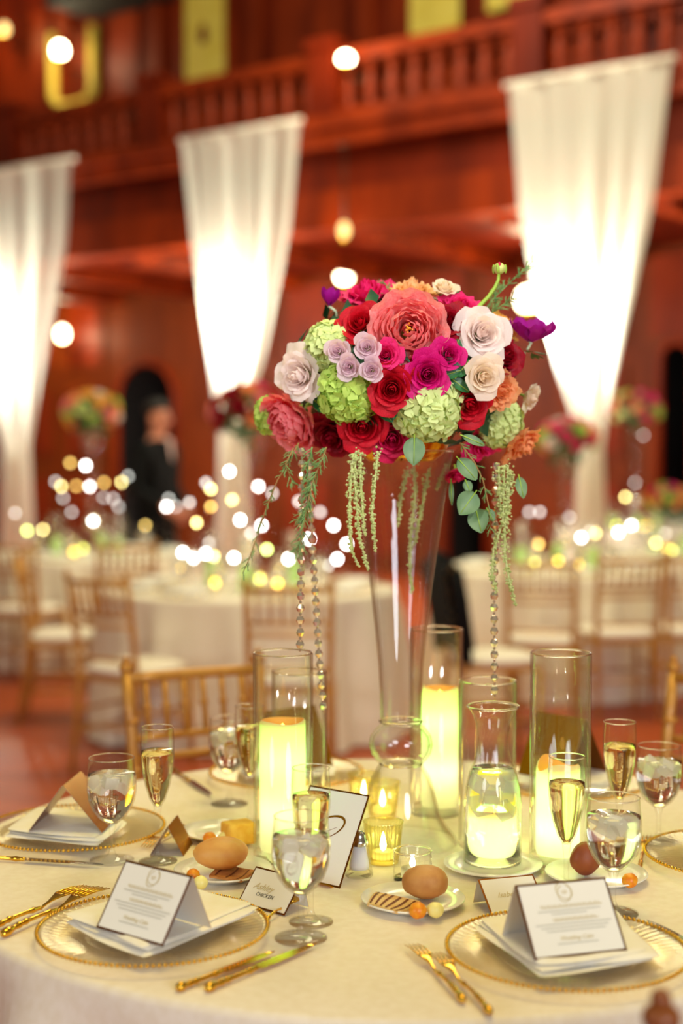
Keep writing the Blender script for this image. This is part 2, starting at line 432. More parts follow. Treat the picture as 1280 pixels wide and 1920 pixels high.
# side wall beyond the gallery on the near end, ceiling far above stays out of view
# hanging parchment banners on the upper wall
for i, (x0, x1, y0, y1, lab) in enumerate(((347, 421, -40, 165, 'yellow parchment banner with small dark crest beside the balcony balusters'),
                                     (768, 862, -60, 72, 'wide yellow banner hanging over the balcony balusters near the large drape'),
                                     (912, 1022, -60, 24, 'short yellow banner hanging high above the largest white drape'))):
    n = NU - .18
    u0, z1 = gal(x0, y1, n); u1, z1b = gal(x1, y1, n); z0 = gal((x0 + x1) / 2, y0, n)[1]
    e = empty('wall_banner', GW((u0 + u1) / 2, n, z1), ga, lab, 'banner')
    hw = (u1 - u0) / 2
    MB().grid(lambda a, b: ((a * 2 - 1) * hw, 0.012 * math.sin(a * 9), b * (z0 - z1)), 16, 6).build('banner_cloth', M['parchment'], e)
    MB().tube([(-hw - .04, 0, z0 - z1), (hw + .04, 0, z0 - z1)], .02).build('hanging_rod', M['iron'], e)
    MB().tube([(-hw, 0, 0), (hw, 0, 0)], .012).build('bottom_rod', M['gold'], e)
    if i == 0:
        MB().lathe([(0, 0), (.05, .02), (.07, .1), (.05, .2), (.02, .26), (0, .27)], 8, (0, -.02, (z0 - z1) * .38)).build('crest', M['wood_dark'], e)
# arched frame round the left upper sconce
u0, zb = gal(100, 205, NU - .15); u1 = gal(175, 205, NU - .15)[0]; zt = gal(140, 55, NU - .15)[1]
e = empty('arched_niche_frame', GW((u0 + u1) / 2, NU - .15, zb), ga, 'yellow lit arched frame on the upper wall behind a round lamp', 'frame')
hw = (u1 - u0) / 2
MB().tube([(-hw, 0, zt - zb), (-hw, 0, .15), (-hw * .7, 0, .03), (0, 0, 0), (hw * .7, 0, .03), (hw, 0, .15), (hw, 0, zt - zb)], .07, 8).build('molding', M['parchment'], e)
MB().box((0, .09, (zt - zb) / 2), (hw * 2, .06, zt - zb)).build('back_panel', M['wood_dark'], e, smooth=False)

# lamps: globes on brackets, real emitters
def cast(p, d):
    bpy.context.view_layer.update()
    ok, hit, _, _, _, _ = sc.ray_cast(bpy.context.evaluated_depsgraph_get(), p, d)
    return (hit - p).length if ok else 1.0
def globe_lamp(px, py, n, r, strength, col, label, power, rz=1.2, hang=False, cat='lamp'):
    u, z = gal(px, py, n)
    e = empty('globe_lamp', GW(u, n, z), ga, label, cat)
    MB().ball((0, 0, 0), (r, r, r * rz), 14, 10).build('globe', emit('lamp_glow', col, strength), e)
    MB().lathe([(0, -r * rz - .03), (r * .5, -r * rz - .02), (r * .62, -r * rz * .82), (r * .4, -r * rz * .9), (0, -r * rz * .95)], 12).build('cup', M['gold'], e)
    if hang:
        top = cast(GW(u, n, z + r * rz + .02), Vector((0, 0, 1)))
        MB().tube([(0, 0, r * rz * .9), (0, 0, top + r * rz + .019)], .012, 6).build('hanging_rod', M['iron'], e)
        MB().lathe([(0, 0), (.03, 0), (.05, .02), (.05, .03), (0, .03)], 14, (0, 0, top + r * rz + .02 - .031)).build('ceiling_rose', M['iron'], e)
    else:
        zb_ = -r * rz - .10                      # the arm runs back to whatever wall, panel or rail is behind
        back = min(cast(GW(u + du, n, z + zb_ + dz), GN) for du in (-.045, 0, .045) for dz in (-.045, 0, .045))
        MB().tube([(0, 0, -r * rz - .02), (0, .03, -r * rz - .07), (0, min(.09, back * .4), zb_), (0, back - .012, zb_)], .016, 6).build('bracket', M['iron'], e)
        pl = MB(); pl.lathe([(0, 0), (.045, 0), (.045, .012), (.03, .02), (0, .02)], 16)
        pl.v = [(x_, back - .001 - z_, y_ + zb_) for x_, y_, z_ in pl.v]
        pl.build('wall_plate', M['iron'], e)
    if power:
        l = lamp('globe_lamp_light', 'POINT', (0, -0.02 - r * 1.15, 0), power, col[:3], 0.04); l.parent = e
    return e
W1 = (1.0, 0.86, 0.52, 1)
globe_lamp(112, 95, NU - .5, .085, 45, W1, 'glowing oval lamp before the arched niche on the upper wall', 40, 1.25)
globe_lamp(648, 110, -.3, .07, 40, W1, 'small glowing lamp fixed to the balcony handrail', 25, 0.8)
globe_lamp(117, 627, NB - .3, .07, 30, W1, 'glowing oval lamp on the lower wall beside the half hidden drape', 45, 1.5)
globe_lamp(645, 518, NB - .65, .085, 40, W1, 'glowing round lamp on the lower wall behind the purple anemone', 60, 1.0)
globe_lamp(990, 562, NB - 1.2, .12, 30, W1, 'large glowing lamp hanging next to the biggest white drape', 50, 1.1, hang=True)
globe_lamp(645, 432, -.20, .05, 4, (1, .7, .25, 1), 'dim amber lantern hanging in front of the gallery beam', 6, 1.6, hang=True)
globe_lamp(8, 55, NU - .4, .06, 5, (1, .7, .25, 1), 'dim amber lamp at the far end of the upper wall', 50, 1.4)

# sheer drapes gathered at the columns
m, nt, out = new_mat('sheer_white_fabric')
d_ = nt.nodes.new('ShaderNodeBsdfDiffuse'); d_.inputs[0].default_value = S(246, 240, 222)
t_ = nt.nodes.new('ShaderNodeBsdfTranslucent'); t_.inputs[0].default_value = S(250, 246, 232)
x_ = nt.nodes.new('ShaderNodeMixShader'); x_.inputs[0].default_value = .5
tr_ = nt.nodes.new('ShaderNodeBsdfTransparent'); y_ = nt.nodes.new('ShaderNodeMixShader'); y_.inputs[0].default_value = .86
nt.links.new(d_.outputs[0], x_.inputs[1]); nt.links.new(t_.outputs[0], x_.inputs[2]); nt.links.new(tr_.outputs[0], y_.inputs[1]); nt.links.new(x_.outputs[0], y_.inputs[2]); nt.links.new(y_.outputs[0], out.inputs[0])
M['sheer'] = m
def drape(pl, pr, prof, label, lamp_px, power, seed):
    """pl, pr: pixels of the top corners; prof: rows of (py, left px, right px) down the cloth"""
    n = -0.34
    rows = []
    for py, a, b in [(None, pl, pr)] + prof:
        if py is None: (ua, za), (ub, zb_) = gal(*pl, n), gal(*pr, n); z = ZZ(4.04)
        else:
            ua, za = gal(a, py, n); ub, _ = gal(b, py, n); z = za
        rows.append((z, ua, ub))
    zl, ul, ur = rows[-1]
    rows += [(zl * .55, ul - .02, ur + .04), (0.01, ul - .10, ur + .12)]
    rows.sort(key=lambda r: -r[0])
    def at(t):
        z = ZZ(4.04) + (0.01 - ZZ(4.04)) * t
        for (z0, a0, b0), (z1, a1, b1) in zip(rows, rows[1:]):
            if z <= z0 + 1e-6 and z >= z1 - 1e-6:
                k = (z0 - z) / max(z0 - z1, 1e-6); k2 = k
                return z, a0 + (a1 - a0) * k2, b0 + (b1 - b0) * k2
        return z, rows[-1][1], rows[-1][2]
    uc = (rows[0][1] + rows[0][2]) / 2
    e = empty('sheer_drape', GW(uc, n, 0.0), ga, label, 'drape')
    rnd = random.Random(seed); ph = [rnd.uniform(0, 6) for _ in range(3)]
    def fn(a, b):
        z, ua, ub = at(b)
        wv = ub - ua
        amp = .035 + .05 * (1 - min(1, wv / 1.2))
        dn = amp * (math.sin(a * 34 + ph[0]) * .6 + math.sin(a * 19 + ph[1]) * .5 + math.sin(a * 57 + ph[2]) * .2)
        return ((ua + wv * a) - uc, dn, z)
    MB().grid(fn, 90, 40).build('sheer_panel', M['sheer'], e)
    wv = rows[0][2] - rows[0][1]
    MB().tube([(-wv / 2 - .03, 0.0, ZZ(4.04)), (wv / 2 + .03, 0.0, ZZ(4.04))], .03).build('header_rod', M['cushion'], e)
    # wall lantern hidden behind the sheer
    nl = 0.1
    u, z = gal(*lamp_px, nl)
    g = empty('column_lantern', GW(u, nl, z), ga, LANT[label], 'lantern')
    r = .12
    MB().ball((0, 0, 0), (r, r, r * 1.7), 14, 10).build('globe', emit('lantern_glow', (1, .97, .86, 1), 14), g)
    MB().tube([(0, 0, r * 1.6), (0, 0, ZZ(3.22) - z)], .035, 8).build('stem', M['iron'], g)
    MB().lathe([(0, -.27), (.07, -.25), (.09, -.18), (.05, -.19), (0, -.2)], 12).build('cup', M['iron'], g)
    l = lamp('column_lantern_light', 'POINT', (0, -r * 1.3, -.1), power, (.96, 1, .76), .10); l.parent = g
    l2 = lamp('column_lantern_light', 'POINT', (0, -r * 1.3, -.45), power * .5, (.93, .97, 1), .10); l2.parent = g
    return e
LA, LB, LC = ('wide sheer white drape with the lowest gather and brightest bluish glow', 'sheer white tapered drape hanging between the arched doorway and the red roses',
              'largest sheer white tapered drape behind the purple anemone')
LANT = {LA: 'bright lantern glowing behind the lowest gathered drape', LB: 'bright lantern glowing behind the drape by the arched doorway', LC: 'bright lantern glowing behind the largest drape'}
drape((-110, 356), (136, 322), [(480, -90, 128), (600, -70, 105), (700, -45, 85), (790, -10, 66), (835, 8, 56)], LA, (5, 600), 360, 1)
drape((342, 285), (560, 245), [(450, 362, 541), (580, 381, 512), (680, 397, 490), (750, 406, 466), (800, 415, 456)], LB, (440, 590), 250, 2)
drape((952, 180), (1260, 130), [(400, 972, 1228), (560, 1004, 1190), (680, 1038, 1160), (760, 1068, 1140), (840, 1084, 1128)], LC, (1078, 560), 215, 3)

# ---------------------------------------------------------------- standing man in the doorway
def person():
    base = CAM + FH * 11.5 + RH * ((296 - 640) * 11.5 / F); base.z = 0
    H = zat(base, 750)
    e = empty('person', base, ga + 1.7, 'standing man in a black suit in front of the dark arched doorway', 'person')
    k = H / 1.8
    J = {'pel': (0, 0, .95), 'spine': (0, .0, 1.15), 'chest': (0, 0, 1.34), 'neck0': (0, .01, 1.47), 'neck': (0, 0, 1.54), 'head': (0, -.01, 1.62), 'head2': (0, -.015, 1.70), 'crown': (0, 0, 1.755)}
    rad = {'pel': (.16, .12), 'spine': (.155, .11), 'chest': (.175, .125), 'neck0': (.10, .08), 'neck': (.055, .06), 'head': (.068, .085), 'head2': (.074, .095), 'crown': (.05, .06)}
    E_ = [('pel', 'spine'), ('spine', 'chest'), ('chest', 'neck0'), ('neck0', 'neck'), ('neck', 'head'), ('head', 'head2'), ('head2', 'crown')]
    for s, q in ((-1, 'l'), (1, 'r')):
        J.update({'hip' + q: (s * .1, 0, .90), 'knee' + q: (s * .11, -.01, .50), 'ank' + q: (s * .12, .02, .09), 'toe' + q: (s * .14, -.14, .04),
                  'sh' + q: (s * .19, 0, 1.42), 'el' + q: (s * .25, .03, 1.13), 'wr' + q: (s * .14, -.17, .99)})
        rad.update({'hip' + q: (.095, .1), 'knee' + q: (.065, .065), 'ank' + q: (.05, .055), 'toe' + q: (.045, .035), 'sh' + q: (.075, .075), 'el' + q: (.052, .052), 'wr' + q: (.038, .038)})
        E_ += [('pel', 'hip' + q), ('hip' + q, 'knee' + q), ('knee' + q, 'ank' + q), ('ank' + q, 'toe' + q), ('chest', 'sh' + q), ('sh' + q, 'el' + q), ('el' + q, 'wr' + q)]
        prev = 'wr' + q                       # hand: palm and five fingers
        J['palm' + q] = (s * .085, -.215, .95); rad['palm' + q] = (.034, .024); E_.append((prev, 'palm' + q))
        for i in range(4):
            a = 'f%d' % i + q; b = 'g%d' % i + q
            J[a] = (s * (.05 - .006 * i), -.245 + .012 * i, .945 - .02 * i + .01); J[b] = (s * (.015 - .004 * abs(i - 1)), -.25 + .012 * i, .92 - .02 * i + .01)
            rad[a] = (.010, .010); rad[b] = (.008, .008); E_ += [('palm' + q, a), (a, b)]
        J['th' + q] = (s * .075, -.235, .985); rad['th' + q] = (.010, .010); J['ti' + q] = (s * .045, -.255, .985); rad['ti' + q] = (.008, .008)
        E_ += [('palm' + q, 'th' + q), ('th' + q, 'ti' + q)]
    names = list(J); idx = {nm: i for i, nm in enumerate(names)}
    me = bpy.data.meshes.new('body'); me.from_pydata([tuple(c * k for c in J[nm]) for nm in names], [(idx[a], idx[b]) for a, b in E_], [])
    o = bpy.data.objects.new('body', me); C.objects.link(o)
    o.modifiers.new('skin', 'SKIN')
    for nm, sv in zip(names, me.skin_vertices[0].data):
        sv.radius = (rad[nm][0] * k, rad[nm][1] * k)
    me.skin_vertices[0].data[0].use_root = True
    sd = o.modifiers.new('sub', 'SUBSURF'); sd.levels = 2; sd.render_levels = 2
    ev = o.evaluated_get(bpy.context.evaluated_depsgraph_get())
    me2 = bpy.data.meshes.new_from_object(ev)
    bpy.data.objects.remove(o)
    me2.materials.clear(); me2.materials.append(M['suit']); me2.materials.append(M['skin'])
    for p in me2.polygons:
        c = p.center / k; p.use_smooth = True
        hand = c.z < 1.03 and c.z > .82 and c.y < -.165
        p.material_index = 1 if (c.z > 1.50 or hand) else 0
    b = bpy.data.objects.new('body', me2); C.objects.link(b); b.parent = e
    hr = MB(); hr.ball((0, .012 * k, 1.735 * k), (.086 * k, .102 * k, .075 * k), 16, 10, lambda p: 1.0 if p.z > -.2 or p.y > .2 else .72)
    hr.build('hair', M['hair'], e)
    f = MB()
    for s in (-1, 1): f.ball((s * .03 * k, -.098 * k, 1.675 * k), .011 * k, 8, 6)
    f.build('eyes', M['hair'], e)
    MB().tube([(0, -.10 * k, 1.675 * k), (0, -.122 * k, 1.64 * k), (0, -.105 * k, 1.632 * k)], [.008 * k, .014 * k, .010 * k], 8).build('nose', M['skin'], e)
    MB().tube([(-.022 * k, -.098 * k, 1.602 * k), (0, -.106 * k, 1.60 * k), (.022 * k, -.098 * k, 1.602 * k)], .006 * k, 6).build('mouth', mat('lips', S(170, 80, 70), .5), e)
    for s in (-1, 1): MB().ball((s * .078 * k, .0, 1.655 * k), (.012 * k, .02 * k, .03 * k), 8, 6).build('ear', M['skin'], e)
    MB().add([(-.03 * k, -.112 * k, 1.50 * k), (.03 * k, -.112 * k, 1.50 * k), (.008 * k, -.136 * k, 1.34 * k), (-.008 * k, -.136 * k, 1.34 * k),
              (-.035 * k, -.06 * k, 1.52 * k), (.035 * k, -.06 * k, 1.52 * k)], [(0, 1, 2, 3), (0, 4, 5, 1)]).build('shirt_front', M['shirt'], e, smooth=False)
person()
# ================================================================ tables and linens
def seat_xy(deg, r): return r * math.cos(math.radians(deg)), r * math.sin(math.radians(deg))
NEAR_CHAIRS = [(*seat_xy(113, 1.02), -60), (seat_xy(49, 1.10)[0] - .045, seat_xy(49, 1.10)[1], -131), (0.528, -1.013, 64)]
def cloth_mesh(R, seed, nfold=14, n=168, drop=TZ, chairs=(), at=(0, 0)):
    rnd = random.Random(seed); ph = rnd.uniform(0, 6); ph2 = rnd.uniform(0, 6)
    rings = [(0.0, 0.0), (R * .3, 0), (R * .6, 0), (R * .85, 0), (R - .012, 0), (R - .004, -.003), (R, -.012), (R + .002, -.04)]
    rings += [(R + .006 + .10 * t ** 1.2, -.04 - (drop - .05) * t) for t in (.12, .25, .4, .6, .8, 1.0)]
    mb = MB(); P = []; Fc = []; m = len(rings)
    for i in range(n):
        a = 2 * PI * i / n
        for r, z in rings:
            t = max(0, -z - .02) / drop
            w_ = (math.sin(a * nfold + ph) * .6 + math.sin(a * (nfold * 1.0 + 9) + ph2) * .4)
            rr = r + min(1, t * 7) * .050 * w_ * (0.45 + t)
            P.append((rr, a, z))
    if chairs:                       # where a chair stands against the cloth, the drop is pressed in
        lim = {}
        for i in range(n):
            for k in range(m):
                rr, a, z = P[i * m + k]
                if z > -.07: continue
                q = rr + .12
                while q > R * .7:
                    hit = False
                    for cx_, cy_, f_ in chairs:
                        dx, dy = q * math.cos(a) + at[0] - cx_, q * math.sin(a) + at[1] - cy_; f = math.radians(f_)
                        ly = dx * math.cos(f) + dy * math.sin(f); lx = dx * math.sin(f) - dy * math.cos(f)
                        if abs(lx) < .235 and -.34 < ly < .228: hit = True
                    if hit: lim[i, k] = q - .006
                    q -= .006
        for k in range(m):
            for i in range(n):
                L_ = min([lim.get(((i + d_) % n, k), 9) + max(0, abs(d_) - 1) * .030 for d_ in range(-9, 10)])
                rr, a, z = P[i * m + k]
                if rr > L_: P[i * m + k] = (max(L_, R + .001), a, z)
    P = [(rr * math.cos(a), rr * math.sin(a), z) for rr, a, z in P]
    for i in range(n):
        j = (i + 1) % n
        for k in range(m - 1): Fc.append((i * m + k, j * m + k, j * m + k + 1, i * m + k + 1))
    return mb.add(P, Fc)
TR = 0.775
t = empty('banquet_table', (0, 0, 0), 0, 'round banquet table under the cream cloth, carrying the tall floral centrepiece', 'table')
MB().lathe([(0, TZ - .03), (TR - .012, TZ - .03), (TR - .012, TZ - .006), (0, TZ - .006)], 64).build('tabletop', M['wood_red'], t)
for k in range(4):
    a = PI / 4 + k * PI / 2
    MB().tube([(.45 * math.cos(a), .45 * math.sin(a), 0), (.4 * math.cos(a), .4 * math.sin(a), TZ - .03)], .018).build('leg', M['iron'], t)
cl = cloth_mesh(TR, 3, chairs=NEAR_CHAIRS).build('tablecloth', M['cloth'], None, loc=(0, 0, TZ))
tag(cl, 'cream floor length tablecloth on the table with the tall floral centrepiece', 'tablecloth')

# ---------------------------------------------------------------- glassware profiles (metres)
def shell(prof, th):            # outer profile -> closed double wall shell
    return prof + [(max(0, r - th), z + (th if i == 0 else 0)) for i, (r, z) in reversed(list(enumerate(prof)))]
GOB = [(.040, .092), (.0425, .112), (.0425, .13), (.0405, .155), (.0385, .177)]
def bowl(bottom, seg): return bottom + seg
goblet_bowl = [(.001, .063), (.012, .066), (.024, .076), (.034, .090), (.040, .106), (.0425, .124), (.042, .145), (.040, .163), (.0385, .178)]
flute_bowl = [(.001, .094), (.007, .097), (.014, .108), (.021, .130), (.0265, .155), (.0290, .182), (.0290, .205), (.0275, .232)]
def water_prof(bowl_, zlev, th=.0016):
    out = [(max(0, r - th), z + th) for r, z in bowl_ if z + th < zlev]
    (r0, z0) = out[-1]
    nxt = [(r - th, z) for r, z in bowl_ if z > zlev - .001][0]
    k = (zlev - z0) / max(nxt[1] - z0, 1e-6)
    out[0] = (0, out[0][1]); out.append((r0 + (nxt[0] - r0) * k, zlev)); out.append((0, zlev))
    return out
def stem_prof(base_r, h, stem_r=.0042, top_r=.009):
    return [(0, .0), (base_r, .0), (base_r, .0018), (base_r * .75, .0035), (base_r * .35, .006), (stem_r * 1.7, .011), (stem_r, .02), (stem_r, h * .72), (stem_r * 1.3, h * .86), (top_r * .9, h * .96), (top_r, h + .002), (0, h + .003)]
def rim_ring(r, z, t=.0009): return MB().lathe([(r + t * math.cos(q), z + t * math.sin(q)) for q in [i * PI / 3 for i in range(6)]], 40, close=True)
gm = {}
gm['gb'] = MB().lathe(goblet_bowl, 40).mesh('bowl', M['fine_glass']); gm['gs'] = MB().lathe(stem_prof(.038, .064), 32).mesh('foot_and_stem', M['foot_glass'])
gm['gw'] = MB().lathe(water_prof(goblet_bowl, .150), 40).mesh('water', M['water']); gm['gr'] = rim_ring(.0385, .178).mesh('rim', M['thick_glass'])
gm['fb'] = MB().lathe(flute_bowl, 36).mesh('bowl', M['fine_glass']); gm['fs'] = MB().lathe(stem_prof(.033, .095, .0038, .007), 32).mesh('foot_and_stem', M['foot_glass'])
gm['fw'] = MB().lathe(water_prof(flute_bowl, .192), 36).mesh('sparkling_wine', M['wine']); gm['fr'] = rim_ring(.0275, .232).mesh('rim', M['thick_glass'])
ice_me = MB().box((0, 0, 0), (.021, .021, .019)).mesh('ice_cube', M['ice'], False)
def goblet(px, py, label, s=1.0, ice=4, z=TZ):
    p = G(px, py, z); e = empty('water_goblet', p, 0, label, 'goblet'); e.scale = (s,) * 3
    b_ = inst('bowl', gm['gb'], e); inst('foot_and_stem', gm['gs'], e); inst('water', gm['gw'], e); inst('rim', gm['gr'], b_)
    rnd = random.Random(px)
    for i in range(ice):
        a = i * 2 * PI / ice + rnd.random()
        q = inst('ice_cube', ice_me, None, p + Vector((.018 * math.cos(a), .018 * math.sin(a), .132 + .008 * (i % 2))), (rnd.random(), rnd.random(), rnd.random()))
        tag(q, 'clear ice cube floating in the ' + label, 'ice cube', 'ice cubes in the ' + label) if len(('clear ice cube floating in the ' + label).split()) <= 16 else tag(q, 'clear ice cube in the ' + ' '.join(label.split()[:11]), 'ice cube', 'ice in goblet %s' % label[:40])
    return e
def flute(px, py, label, s=1.0):
    p = G(px, py); e = empty('champagne_flute', p, 0, label, 'flute'); e.scale = (s,) * 3
    b_ = inst('bowl', gm['fb'], e); inst('foot_and_stem', gm['fs'], e); inst('sparkling_wine', gm['fw'], e); inst('rim', gm['fr'], b_)
    return e
goblet(564, 1759, 'iced water goblet beside the place card reading CHICKEN')
goblet(210, 1613, 'iced water goblet in front of the folded napkin with the gold backed menu')
goblet(430, 1507, 'iced water goblet in front of the gold chair back', .97)
goblet(1149, 1712, 'iced water goblet in front of the dark brown roll')
goblet(1234, 1578, 'iced water goblet near the lone gold chair post', .98)
flute(296, 1615, 'champagne flute beside the golden scored roll and gold folded card', 1.0)
flute(583, 1729, 'champagne flute standing before the table number card', 1.0)
flute(1061, 1697, 'champagne flute in front of the broken topped pillar candle')
flute(1160, 1600, 'champagne flute next to the gold backed menu tent behind the candles')
flute(468, 1545, 'champagne flute partly hidden beside the hurricane with the tallest candle', .97)

# ---------------------------------------------------------------- hurricanes with pillar candles
def hurricane(cx, cy, rpx, top, label, candle=None, clabel=None, cwave=.006, power=.38):
    p = G(cx, cy); k = mpp(p); r = rpx * k; h = zat(p, top) - TZ
    e = empty('hurricane_vase', p, 0, label, 'vase'); th = .0032
    MB().lathe([(r, .012), (r, h - .001), (r - th * .5, h), (r - th, h - .001), (r - th, .014)], 56).build('cylinder', M['glass'], e)
    MB().lathe([(0, 0), (r * .94, 0), (r, .003), (r, .0119), (r - th, .0139), (0, .0139)], 48).build('base', M['glass'], e)
    MB().lathe([(r - th * .5 + .0016 * math.cos(q), h + .0016 * math.sin(q)) for q in [i * PI / 4 for i in range(8)]], 56, close=True).build('rim', M['thick_glass'], e)
    if candle:
        ccx, cr, ctop, seed = candle
        q = G(ccx, cy - 2); cz = .0145
        q.z = TZ + cz
        R = cr * k; H = zat(q, ctop) - q.z
        rnd = random.Random(seed); ph = rnd.uniform(0, 6)
        def wave(a): return cwave * (math.sin(2 * a + ph) + .6 * math.sin(3 * a + ph * 2))
        c = empty('pillar_candle', q, 0, clabel, 'candle')
        n = 48; prof = [(R * .97, 0), (R, .004), (R, H * .3), (R, H * .6), (R, H * .85), (R, H - .004), (R - .003, H)]
        mb = MB(); mb.lathe(prof, n, rip=lambda a, rr, z: (0, wave(a) if z > H - .01 else 0))
        mb.build('wax_wall', M['wax'], c)
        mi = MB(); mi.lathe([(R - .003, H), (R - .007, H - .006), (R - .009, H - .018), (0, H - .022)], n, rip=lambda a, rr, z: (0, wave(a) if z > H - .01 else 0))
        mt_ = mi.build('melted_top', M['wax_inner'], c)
        MB().lathe([(0, H - .022), (.004, H - .020), (.005, H - .014), (.003, H - .008), (0, H - .005)], 12).build('flame_tip', emit('flame_glow', (1.0, .50, .08, 1), 9), mt_)
        l = lamp('candle_light', 'POINT', (0, 0, H * .72), power, (.26, 1.0, .13), R * .35); l.parent = c
        l2 = lamp('candle_light', 'POINT', (0, 0, H * .30), power * .34, (1.0, .94, .60), R * .35); l2.parent = c
    return e
hurricane(531, 1608, 56, 1224, 'tall clear hurricane vase with the crystal strand ending above its rim', (530, 43, 1350, 1), 'tall flat topped glowing pillar candle beside the champagne flute', .0015)
hurricane(561, 1552, 52, 1259, 'shorter clear hurricane vase tucked behind the tall one, with a short candle', (552, 30, 1466, 2), 'short glowing pillar candle mostly hidden behind the tall flat topped one', .003, .28)
hurricane(817, 1524, 50, 1179, 'clear hurricane vase standing right behind the trumpet vase', (824, 34, 1288, 3), 'tall slim glowing pillar candle behind the trumpet vase', .002)
hurricane(913, 1586, 54, 1276, 'clear hurricane vase directly behind the water carafe', (925, 41, 1506, 4), 'short glowing pillar candle seen through the water carafe', .003, .40)
hurricane(1049, 1616, 57, 1224, 'tall clear hurricane vase nearest the dark brown roll', (1045, 41, 1432, 5), 'glowing pillar candle with a peaked uneven top edge', .007, .46)

# ---------------------------------------------------------------- trumpet vase
VP = G(751, 1578); vk = mpp(VP)
def vz(py): return zat(VP, py) - TZ
vase = empty('trumpet_vase', VP, 0, 'tall clear glass trumpet vase with a round ball knop holding the flowers', 'vase')
bell = [(108, 1578), (107, 1574), (98, 1562), (84, 1545), (74, 1525), (67, 1500), (62, 1478), (54, 1455), (44, 1438), (39, 1430)]
MB().lathe([(r * vk, max(0, vz(y))) for r, y in bell], 56).build('bell_foot', M['glass'], vase)
MB().lathe([(r * vk - .003, max(0.001, vz(y) - .003)) for r, y in bell], 56).build('bell_foot_inside', M['glass'], vase)
MB().lathe([(0, vz(1432))] + [(r * vk, vz(y)) for r, y in ((38, 1432), (46, 1426), (56, 1412), (60, 1396), (57, 1380), (48, 1367), (39, 1358), (38, 1352))] + [(0, vz(1350))], 56).build('ball_knop', M['glass'], vase)
tr_ = [(38.5, 1352), (39.5, 1300), (43, 1240), (49, 1180), (58, 1100), (69, 1020), (80, 940), (90, 880), (97, 846)]
MB().lathe([(r * vk, vz(y)) for r, y in tr_], 56).build('trumpet', M['glass'], vase)
MB().lathe([(r * vk - .003, vz(y)) for r, y in tr_], 56).build('trumpet_inside', M['glass'], vase)
MB().lathe([(97 * vk - .0015 + .002 * math.cos(q), vz(846) + .002 * math.sin(q)) for q in [i * PI / 4 for i in range(8)]], 56, close=True).build('rim', M['thick_glass'], vase)
for y_, r_ in ((1352, 38.5), (1431, 38.5)):
    MB().lathe([(r_ * vk + .0028 * math.cos(q), vz(y_) + .0028 * math.sin(q)) for q in [i * PI / 4 for i in range(8)]], 48, close=True).build('neck_ring', M['thick_glass'], vase)
MB().lathe([(0, vz(1430))] + [(r * vk - .004, vz(y)) for r, y in ((34, 1430), (46, 1424), (55, 1411), (59, 1396), (56, 1381), (47, 1369), (35, 1358))] + [(0, vz(1356))], 48).build('ball_knop_inside', M['glass'], vase)
dish = MB(); dish.lathe([(0, 0), (.058, 0), (.074, .01), (.088, .035), (.096, .045), (.094, .048), (.084, .038), (.07, .015), (0, .01)], 40, rip=lambda a, r, z: (.004 * math.sin(9 * a) * (r > .06), .003 * math.sin(7 * a)))
d = dish.build('flower_dish', M['gold_foil'], None, loc=(VP.x, VP.y, TZ + vz(862)))
tag(d, 'crinkled gold foil dish under the flowers in the trumpet vase mouth', 'dish')

# ---------------------------------------------------------------- carafe on saucer
def plate(px, py, rpx, label, depth=.012):
    p = G(px, py); r = rpx * mpp(p)
    e = MB().lathe([(0, .003), (r * .6, .003), (r * .62, 0), (r * .66, 0), (r * .7, .004), (r * .98, depth), (r, depth + .0015), (r * .985, depth + .003), (r * .68, .0075), (r * .62, .006), (0, .006)], 56).build('bread_plate', M['porcelain'], None, loc=p)
    return tag(e, label, 'plate'), p, r
sp, SP, sr = plate(924, 1629, 93, 'white saucer under the water carafe', .009); sp.name = 'saucer'
cp = G(923, 1621); cz0 = TZ + .0065; ck = mpp(cp)
def czf(py): return zat(cp, py) - cz0
ca = empty('water_carafe', (cp.x, cp.y, cz0), 0, 'clear glass water carafe with a flared mouth standing on a saucer', 'carafe')
cprof = [(53, 1619), (54, 1608), (54.5, 1560), (54, 1505), (51, 1475), (44, 1448), (34, 1425), (29, 1400), (28.5, 1380), (32, 1355), (40, 1336), (48, 1324)]
cq = [(r * ck, max(.0, czf(y))) for r, y in cprof]
MB().lathe([(0, 0)] + cq, 48).build('body', M['fine_glass'], ca)
MB().lathe([(48 * ck - .0005 + .0022 * math.cos(q), czf(1324) + .0022 * math.sin(q)) for q in [i * PI / 4 for i in range(8)]], 48, close=True).build('lip', M['thick_glass'], ca)
MB().lathe([(0, .001), (52 * ck, .001), (53 * ck, .010), (50 * ck, .014), (0, .016)], 40).build('thick_base', M['thick_glass'], ca)
wl = [(r - .002, z) for r, z in cq if z > .016 and z < czf(1440)]
MB().lathe([(0, .017)] + [(wl[0][0], .017)] + wl + [(wl[-1][0] - .003, czf(1440)), (0, czf(1440))], 48).build('water', M['water'], ca)
rnd = random.Random(4)
for i in range(6):
    a = i * 1.1; q = inst('ice_cube', ice_me, None, Vector((cp.x, cp.y, cz0)) + Vector((.022 * math.cos(a), .022 * math.sin(a), czf(1470) - .02 * (i % 3))), (rnd.random(), rnd.random(), rnd.random()), 1.1)
    tag(q, 'clear ice cube floating in the water carafe', 'ice cube', 'ice cubes in the water carafe')

